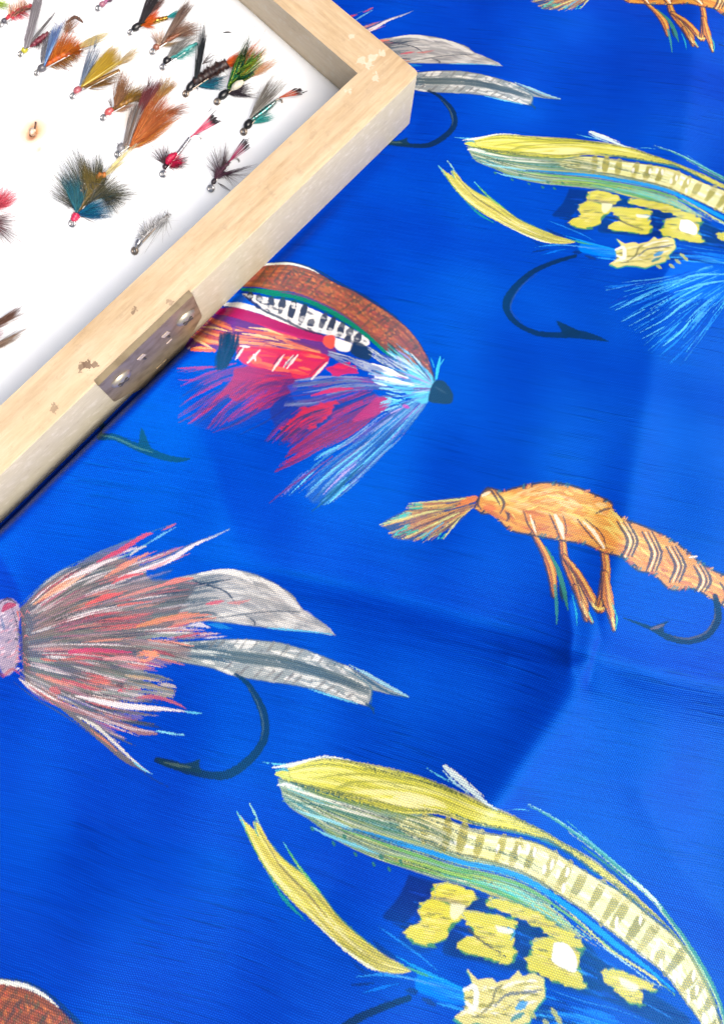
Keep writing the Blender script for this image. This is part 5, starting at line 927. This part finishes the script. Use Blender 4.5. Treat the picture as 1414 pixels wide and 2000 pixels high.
f = Fly('black winged fly with dark peacock body, orange tail and teal hackle', *B, (216, 612)); f.hook((214, 616), (490, 430), False, M_BRONZE); f.head((225, 600), (268, 535), .16, BLK); f.tube('herl_body', [(265, 540, .18), (370, 480, .22), (485, 415, .22)], (.1, .15, .17, .15), [(50, 36, 34), (70, 46, 40), (40, 30, 36)], wobble=.35, bumps=9); f.tuft('hackle', (290, 520), [(330, 450), (400, 410), (480, 380), (500, 430), (420, 520), (330, 560)], [(60, 40, 36), (90, 56, 46), (40, 34, 40), (110, 70, 60)], 220, (.15, .45), .009, 12, (.25, 1.), root2=(470, 430))
f.tuft('wing', (272, 520), [(310, 170), (330, 150), (352, 235)], [(26, 30, 34), (44, 60, 64), (30, 34, 44)], 90, (.35, .65), .010, 4, (.75, 1.05), .03, root2=(300, 480)); f.tuft('feeler', (325, 420), [(430, 225), (455, 262), (490, 295), (450, 390)], [(50, 46, 50), (90, 80, 80)], 14, (.4, .55), .007, 5); f.tuft('tail', (475, 425), [(560, 340), (620, 340), (640, 390), (590, 420)], [(244, 100, 30), (236, 84, 24), (250, 130, 60)], 200, (.15, .4), .010, 10, (.4, 1.)); f.tuft('throat', (300, 565), [(420, 500), (480, 510), (470, 560), (450, 595)], [(20, 120, 150), (30, 150, 170), (16, 90, 130), (40, 50, 70)], 190, (.08, .25), .009, 6, (.5, 1.05)); f.tuft('feeler', (280, 570), [(300, 610), (305, 600)], [(30, 30, 36)], 6, (.08, .1), .008, 3)

f = Fly('sparkling green tinsel fly with white cheek over an orange wing', *B, (424, 662)); f.hook((420, 668), (660, 480), False, M_BRONZE); f.head((432, 650), (488, 598), .17, BLK); f.tube('body', [(485, 600, .18), (570, 540, .2), (660, 480, .2)], (.1, .14, .12), [(30, 60, 40), (20, 40, 30)])
f.tuft('wing', (520, 540), [(600, 360), (690, 270), (730, 290), (740, 350)], [(246, 110, 40), (236, 90, 30), (250, 140, 80)], 220, (.2, .45), .0095, 8, (.4, 1.05)); f.tuft('flash', (495, 575), [(600, 330), (632, 205), (650, 280), (690, 330), (725, 300), (755, 320), (745, 380), (690, 470), (640, 500)], [(20, 120, 60), (40, 160, 70), (14, 80, 44), (170, 206, 50), (20, 60, 40), (60, 150, 130), (220, 220, 90)], 150, (.35, .65), .013, 8, (.45, 1.03), .06, M_TINSEL); f.tuft('flash', (560, 520), [(632, 205), (640, 260)], [(20, 90, 60), (40, 130, 80)], 12, (.5, .65), .012, 5, (.8, 1.03), .04, M_TINSEL); f.tuft('flash', (560, 470), [(715, 290), (755, 320), (700, 400)], [(40, 30, 20), (60, 120, 40), (160, 190, 60)], 40, (.5, .65), .012, 8, (.6, 1.03), .04, M_TINSEL)
f.tube('cheek', [(512, 592, .5), (550, 560, .6), (592, 535, .6)], (.05, .16, .17, .09), [(236, 232, 214), (226, 220, 190)], n=14); f.tuft('hackle', (495, 610), [(600, 560), (650, 545), (680, 640), (600, 635)], [(30, 26, 34), (60, 50, 60), (90, 80, 90)], 170, (.1, .3), .009, 8, (.35, 1.05)); f.tuft('tail', (650, 490), [(740, 400), (815, 400), (800, 440)], [(220, 160, 110), (236, 196, 160), (200, 130, 80)], 80, (.15, .25), .008, 12)

f = Fly('slim fly with grey barred wing, teal hackle and orange tail near the right rail', *B, (597, 862)); f.hook((594, 866), (800, 665), True, M_BRONZE, bend_len=36); f.head((605, 845), (640, 790), .17, BLK); f.tube('body', [(640, 790, .18), (720, 735, .19), (805, 665, .19)], (.06, .11, .1, .06), [(190, 200, 200), (150, 170, 170), (60, 170, 160)], M_TINSEL, bumps=9)
f.tuft('wing', (640, 770), [(740, 560), (790, 480), (870, 510), (870, 570)], [(150, 146, 138), (120, 114, 106), (176, 172, 164), (100, 94, 88)], 150, (.3, .55), .009, 5, (.55, 1.05), .03); f.tuft('hackle', (655, 805), [(700, 730), (760, 720), (805, 775), (740, 800)], [(50, 186, 180), (80, 200, 194), (30, 150, 150)], 170, (.1, .28), .009, 6, (.4, 1.05)); f.tuft('throat', (670, 780), [(740, 690), (830, 660)], [(90, 120, 120), (60, 140, 140), (150, 170, 166)], 60, (.15, .3), .009, 8); f.tuft('tail', (830, 640), [(945, 575), (965, 578), (985, 603), (975, 628)], [(240, 110, 70), (246, 140, 100), (226, 90, 60)], 13, (.2, .3), .011, 4, (.85, 1.03), .03, tip=(40, 30, 34))

f = Fly('puffy crimson bodied fly with silver rib and pink black tipped tail', *D, (470, 467)); f.hook((468, 472), (645, 245), True, eye_r=.085, bend_len=58); f.head((478, 440), (490, 405), .12, (50, 30, 40)); f.tube('body', [(560, 345, .18), (600, 295, .18), (645, 235, .18)], (.07, .075, .07), [(200, 200, 204), (150, 150, 156), (236, 236, 240)], M_TINSEL, bumps=11, n=40)
f.tube('thorax', [(488, 408, .17), (515, 365, .24), (560, 335, .2)], (.1, .22, .25, .22, .1), [(200, 14, 70), (180, 10, 60), (220, 30, 84)], wobble=.1); f.tuft('throat', (505, 400), [(560, 330), (620, 350), (640, 400), (580, 430), (520, 430)], [(206, 20, 76), (180, 16, 64), (226, 40, 90)], 200, (.1, .3), .0095, 10, (.3, .95)); f.tuft('hackle', (480, 405), [(340, 335), (385, 260), (440, 220), (500, 240), (520, 300)], [(40, 24, 34), (70, 40, 50), (100, 60, 70)], 64, (.15, .5), .007, 5, (.5, 1.05), .08); f.tuft('hackle', (490, 415), [(660, 320), (700, 380), (640, 430), (560, 440)], [(50, 24, 36), (80, 40, 54)], 80, (.08, .25), .007, 8, (.45, 1.)); f.tuft('tail', (650, 228), [(790, 60), (800, 65), (818, 92), (824, 96), (845, 120), (850, 124)], [(240, 110, 140), (230, 80, 120), (246, 140, 164)], 13, (.22, .4), .012, 2, (.92, 1.02), .02, tip=(34, 26, 32)); f.tuft('feeler', (690, 215), [(855, 135), (865, 145)], [(70, 50, 60)], 3, (.2, .25), .008, 3, (.9, 1.)); f.tuft('feeler', (770, 60), [(800, 20), (815, 15)], [(50, 46, 50)], 4, (.3, .35), .008, 3)

f = Fly('small purple brown hackled fly with dark pink tail beside the front rail', *D, (785, 562)); f.hook((782, 566), (900, 392), True, bend_len=52); f.head((792, 540), (812, 500), .10, (56, 44, 54)); f.tube('body', [(812, 500, .18), (850, 450, .2), (905, 390, .19)], (.09, .13, .12, .09), [(110, 50, 80), (80, 40, 60)], wobble=.3, bumps=6)
f.tuft('hackle', (830, 480), [(690, 390), (730, 330), (775, 200), (840, 170), (905, 190), (905, 250), (900, 330)], [(90, 66, 70), (120, 90, 96), (70, 50, 56)], 74, (.15, .5), .0065, 8, (.5, 1.05), .05, root2=(870, 430)); f.tuft('hackle', (830, 490), [(1000, 430), (1110, 400), (1060, 440), (990, 540), (920, 590)], [(110, 60, 90), (90, 66, 76), (70, 50, 60)], 44, (.08, .3), .0065, 8, (.4, 1.05), .05, root2=(860, 450)); f.tuft('thorax', (815, 495), [(800, 420), (850, 400), (900, 430), (880, 500)], [(120, 80, 100), (100, 60, 84)], 110, (.15, .35), .008, 8, (.4, 1.)); f.tuft('tail', (900, 392), [(1000, 230), (1020, 245), (1028, 256), (1045, 292)], [(190, 60, 110), (206, 84, 130), (170, 50, 96)], 12, (.2, .35), .011, 2, (.9, 1.02), .02, tip=(40, 30, 36)); f.tuft('feeler', (830, 530), [(920, 586)], [(60, 44, 50)], 4, (.12, .1), .009, 3, (.95, 1.))

f = Fly('big round teal and olive hackled fly with red thread collar and silver eye', *CC, (480, 792)); f.hook((478, 796), (690, 500), False, eye_r=.095); f.tube('head', [(482, 780, .16), (498, 752, .18), (508, 728, .2)], (.1, .15, .16, .12), [(210, 20, 80), (230, 50, 100)], n=14, bumps=4); f.tube('body', [(505, 725, .2), (590, 610, .24), (690, 490, .22)], (.08, .2, .22, .16), [(90, 80, 40), (60, 70, 50), (120, 96, 50)], wobble=.3, bumps=8)
f.tuft('hackle', (515, 710), [(275, 600), (300, 510), (330, 420), (430, 310), (490, 270), (560, 340), (665, 300), (690, 400)], [(70, 76, 66), (96, 96, 70), (50, 66, 70), (116, 110, 60), (40, 50, 50)], 330, (.15, .6), .0075, 6, (.55, 1.04), .06, root2=(660, 520)); f.tuft('hackle', (530, 715), [(720, 390), (800, 450), (880, 520), (930, 600), (890, 640), (860, 720), (800, 750), (700, 770)], [(80, 80, 60), (60, 66, 56), (110, 104, 70), (60, 76, 80), (150, 150, 130)], 420, (.1, .5), .0075, 6, (.45, 1.04), .06, root2=(680, 520))
f.tuft('hackle', (505, 720), [(380, 480), (440, 440), (520, 480), (600, 560)], [(24, 110, 140), (40, 130, 150), (20, 80, 110), (60, 120, 120)], 260, (.25, .6), .0085, 6, (.4, 1.), .06); f.tuft('throat', (515, 735), [(620, 640), (720, 640), (770, 700), (760, 755), (640, 770)], [(10, 110, 170), (20, 130, 190), (30, 90, 130), (40, 150, 180), (30, 60, 80)], 340, (.12, .4), .0085, 6, (.4, 1.02), .08); f.tuft('wing', (560, 640), [(520, 330), (560, 360), (620, 460), (690, 470)], [(120, 104, 40), (140, 120, 50), (90, 84, 40)], 170, (.4, .65), .0085, 8, (.3, 1.), .08, root2=(660, 520)); f.tube('tag', [(640, 500, .3), (665, 478, .32), (700, 475, .3)], (.08, .16, .12), [(206, 120, 50), (230, 150, 70)], wobble=.3); f.tuft('rib', (520, 560), [(510, 590), (600, 600), (650, 560)], [(220, 220, 210), (190, 180, 160)], 20, (.5, .65), .012, 26, (.4, 1.), mt=M_TINSEL, root2=(640, 520)); f.tuft('tail', (680, 490), [(780, 380), (860, 300), (925, 230), (830, 400)], [(240, 226, 160), (246, 236, 190), (230, 206, 120)], 50, (.25, .3), .010, 6, (.6, 1.03), .03); f.tuft('feeler', (460, 700), [(285, 590), (300, 610)], [(70, 70, 70)], 3, (.2, .3), .007, 4); f.tuft('feeler', (530, 745), [(680, 830), (800, 855), (860, 850)], [(80, 80, 76)], 4, (.1, .12), .006, 4, (.6, 1.), -.06)

f = Fly('small silver tinsel fly with no colour, lowest beside the front rail', *D, (285, 972)); f.hook((282, 976), (500, 735), False, M_BRONZE); f.tube('head', [(292, 955, .16), (304, 930, .17), (318, 905, .17)], (.08, .13, .12), [(200, 200, 206), (236, 236, 240)], M_TINSEL, n=12); f.tube('body', [(310, 915, .17), (400, 830, .2), (520, 735, .2)], (.05, .08, .08, .05), [(250, 250, 250), (150, 150, 154), (255, 255, 255)], M_FIB, wobble=.35, bumps=11, n=40)
f.tuft('hackle', (330, 890), [(260, 880), (300, 780), (400, 720), (500, 690), (540, 740), (480, 800), (420, 860), (350, 930)], [(230, 230, 232), (250, 250, 250), (255, 255, 255), (255, 255, 255), (130, 126, 120)], 190, (.12, .4), .0075, 12, (.35, 1.1), .12, M_FIB, root2=(510, 740)); f.tuft('rib', (330, 890), [(280, 860), (380, 780), (500, 700)], [(255, 255, 255), (160, 160, 162)], 70, (.2, .4), .009, 8, (.25, .9), .1, M_FIB, root2=(510, 740))

f = Fly('fluffy coral pink fly cut off by the left edge of the photo', *CC, (-110, 800)); f.hook((-110, 800), (0, 640), False); f.head((-104, 790), (-84, 760), .13, (200, 30, 80)); f.tube('body', [(-84, 760, .2), (-50, 700, .24), (0, 640, .22)], (.1, .2, .2, .1), [(226, 60, 90)], wobble=.3); f.tuft('wing', (-40, 690), [(10, 530), (50, 550), (130, 590), (130, 640), (40, 690)], [(240, 84, 110), (236, 60, 90), (246, 130, 140)], 260, (.2, .5), .008, 12, (.3, 1.05), .15); f.tuft('hackle', (-80, 780), [(150, 690), (205, 790), (180, 850), (205, 940), (200, 1000), (60, 980)], [(110, 80, 84), (80, 70, 70), (140, 110, 110)], 64, (.1, .5), .007, 8, (.6, 1.03), .05); f.tuft('throat', (-80, 780), [(60, 740), (100, 820), (40, 900)], [(170, 110, 120), (200, 150, 160)], 90, (.1, .4), .006, 10, (.4, 1.)); f.tuft('feeler', (-60, 560), [(5, 440), (15, 470)], [(70, 110, 120)], 10, (.2, .4), .008, 6)

f = Fly('brown winged fly poking in at the left edge below the pink fly', *E, (-180, 640)); f.hook((-180, 640), (-30, 500), False); f.head((-172, 632), (-140, 600), .14, BLK); f.tube('body', [(-140, 600, .2), (-80, 540, .24), (-20, 480, .22)], (.1, .2, .1), [(120, 70, 50)], wobble=.2); f.tuft('wing', (-120, 500), [(95, 340), (120, 350), (80, 400)], [(150, 110, 90), (120, 84, 70), (180, 140, 120), (90, 66, 56)], 150, (.25, .45), .010, 5, (.7, 1.03), .02); f.tuft('wing', (-140, 620), [(60, 510), (150, 455), (130, 490), (60, 540)], [(170, 140, 120), (140, 110, 96), (200, 176, 150)], 120, (.15, .35), .009, 5, (.7, 1.03), .02); f.tuft('hackle', (-100, 540), [(30, 420), (40, 470), (20, 500)], [(190, 150, 170), (210, 180, 190)], 60, (.1, .25), .007, 8, (.5, 1.))

f = Fly('broken rusty hook left in an orange rust stain on the bare foam', *A, (212, 880), 'broken_hook', 'hook', None); f.tube('shank', [(205, 892, -.02), (212, 876, .06), (222, 862, .1), (234, 838, .14), (238, 800, .2)], (.05, .05, .03, .025, .03), [(120, 70, 40), (90, 60, 50), (60, 50, 50)], n=18, wobble=.2); f.tube('thread_stub', [(205, 880, .03), (222, 868, .06), (232, 872, .04)], (.07, .15, .09), [(255, 236, 216), (240, 206, 176)], n=10, wobble=.25); f.tuft('thread_fuzz', (218, 870), [(190, 840), (250, 830), (250, 890), (215, 910)], [(250, 214, 170), (214, 160, 110)], 26, (.05, .2), .008, 6)
f = Fly('loose black feather fibre lying alone on the foam by the far rail', *B, (455, 213), 'loose_fibre', 'feather fibre', None); f.tube('fibre', [(455, 215, .02), (485, 212, .03), (518, 213, .02)], (.008, .03, .03, .008), [(40, 40, 44)], M_FIB, n=10)
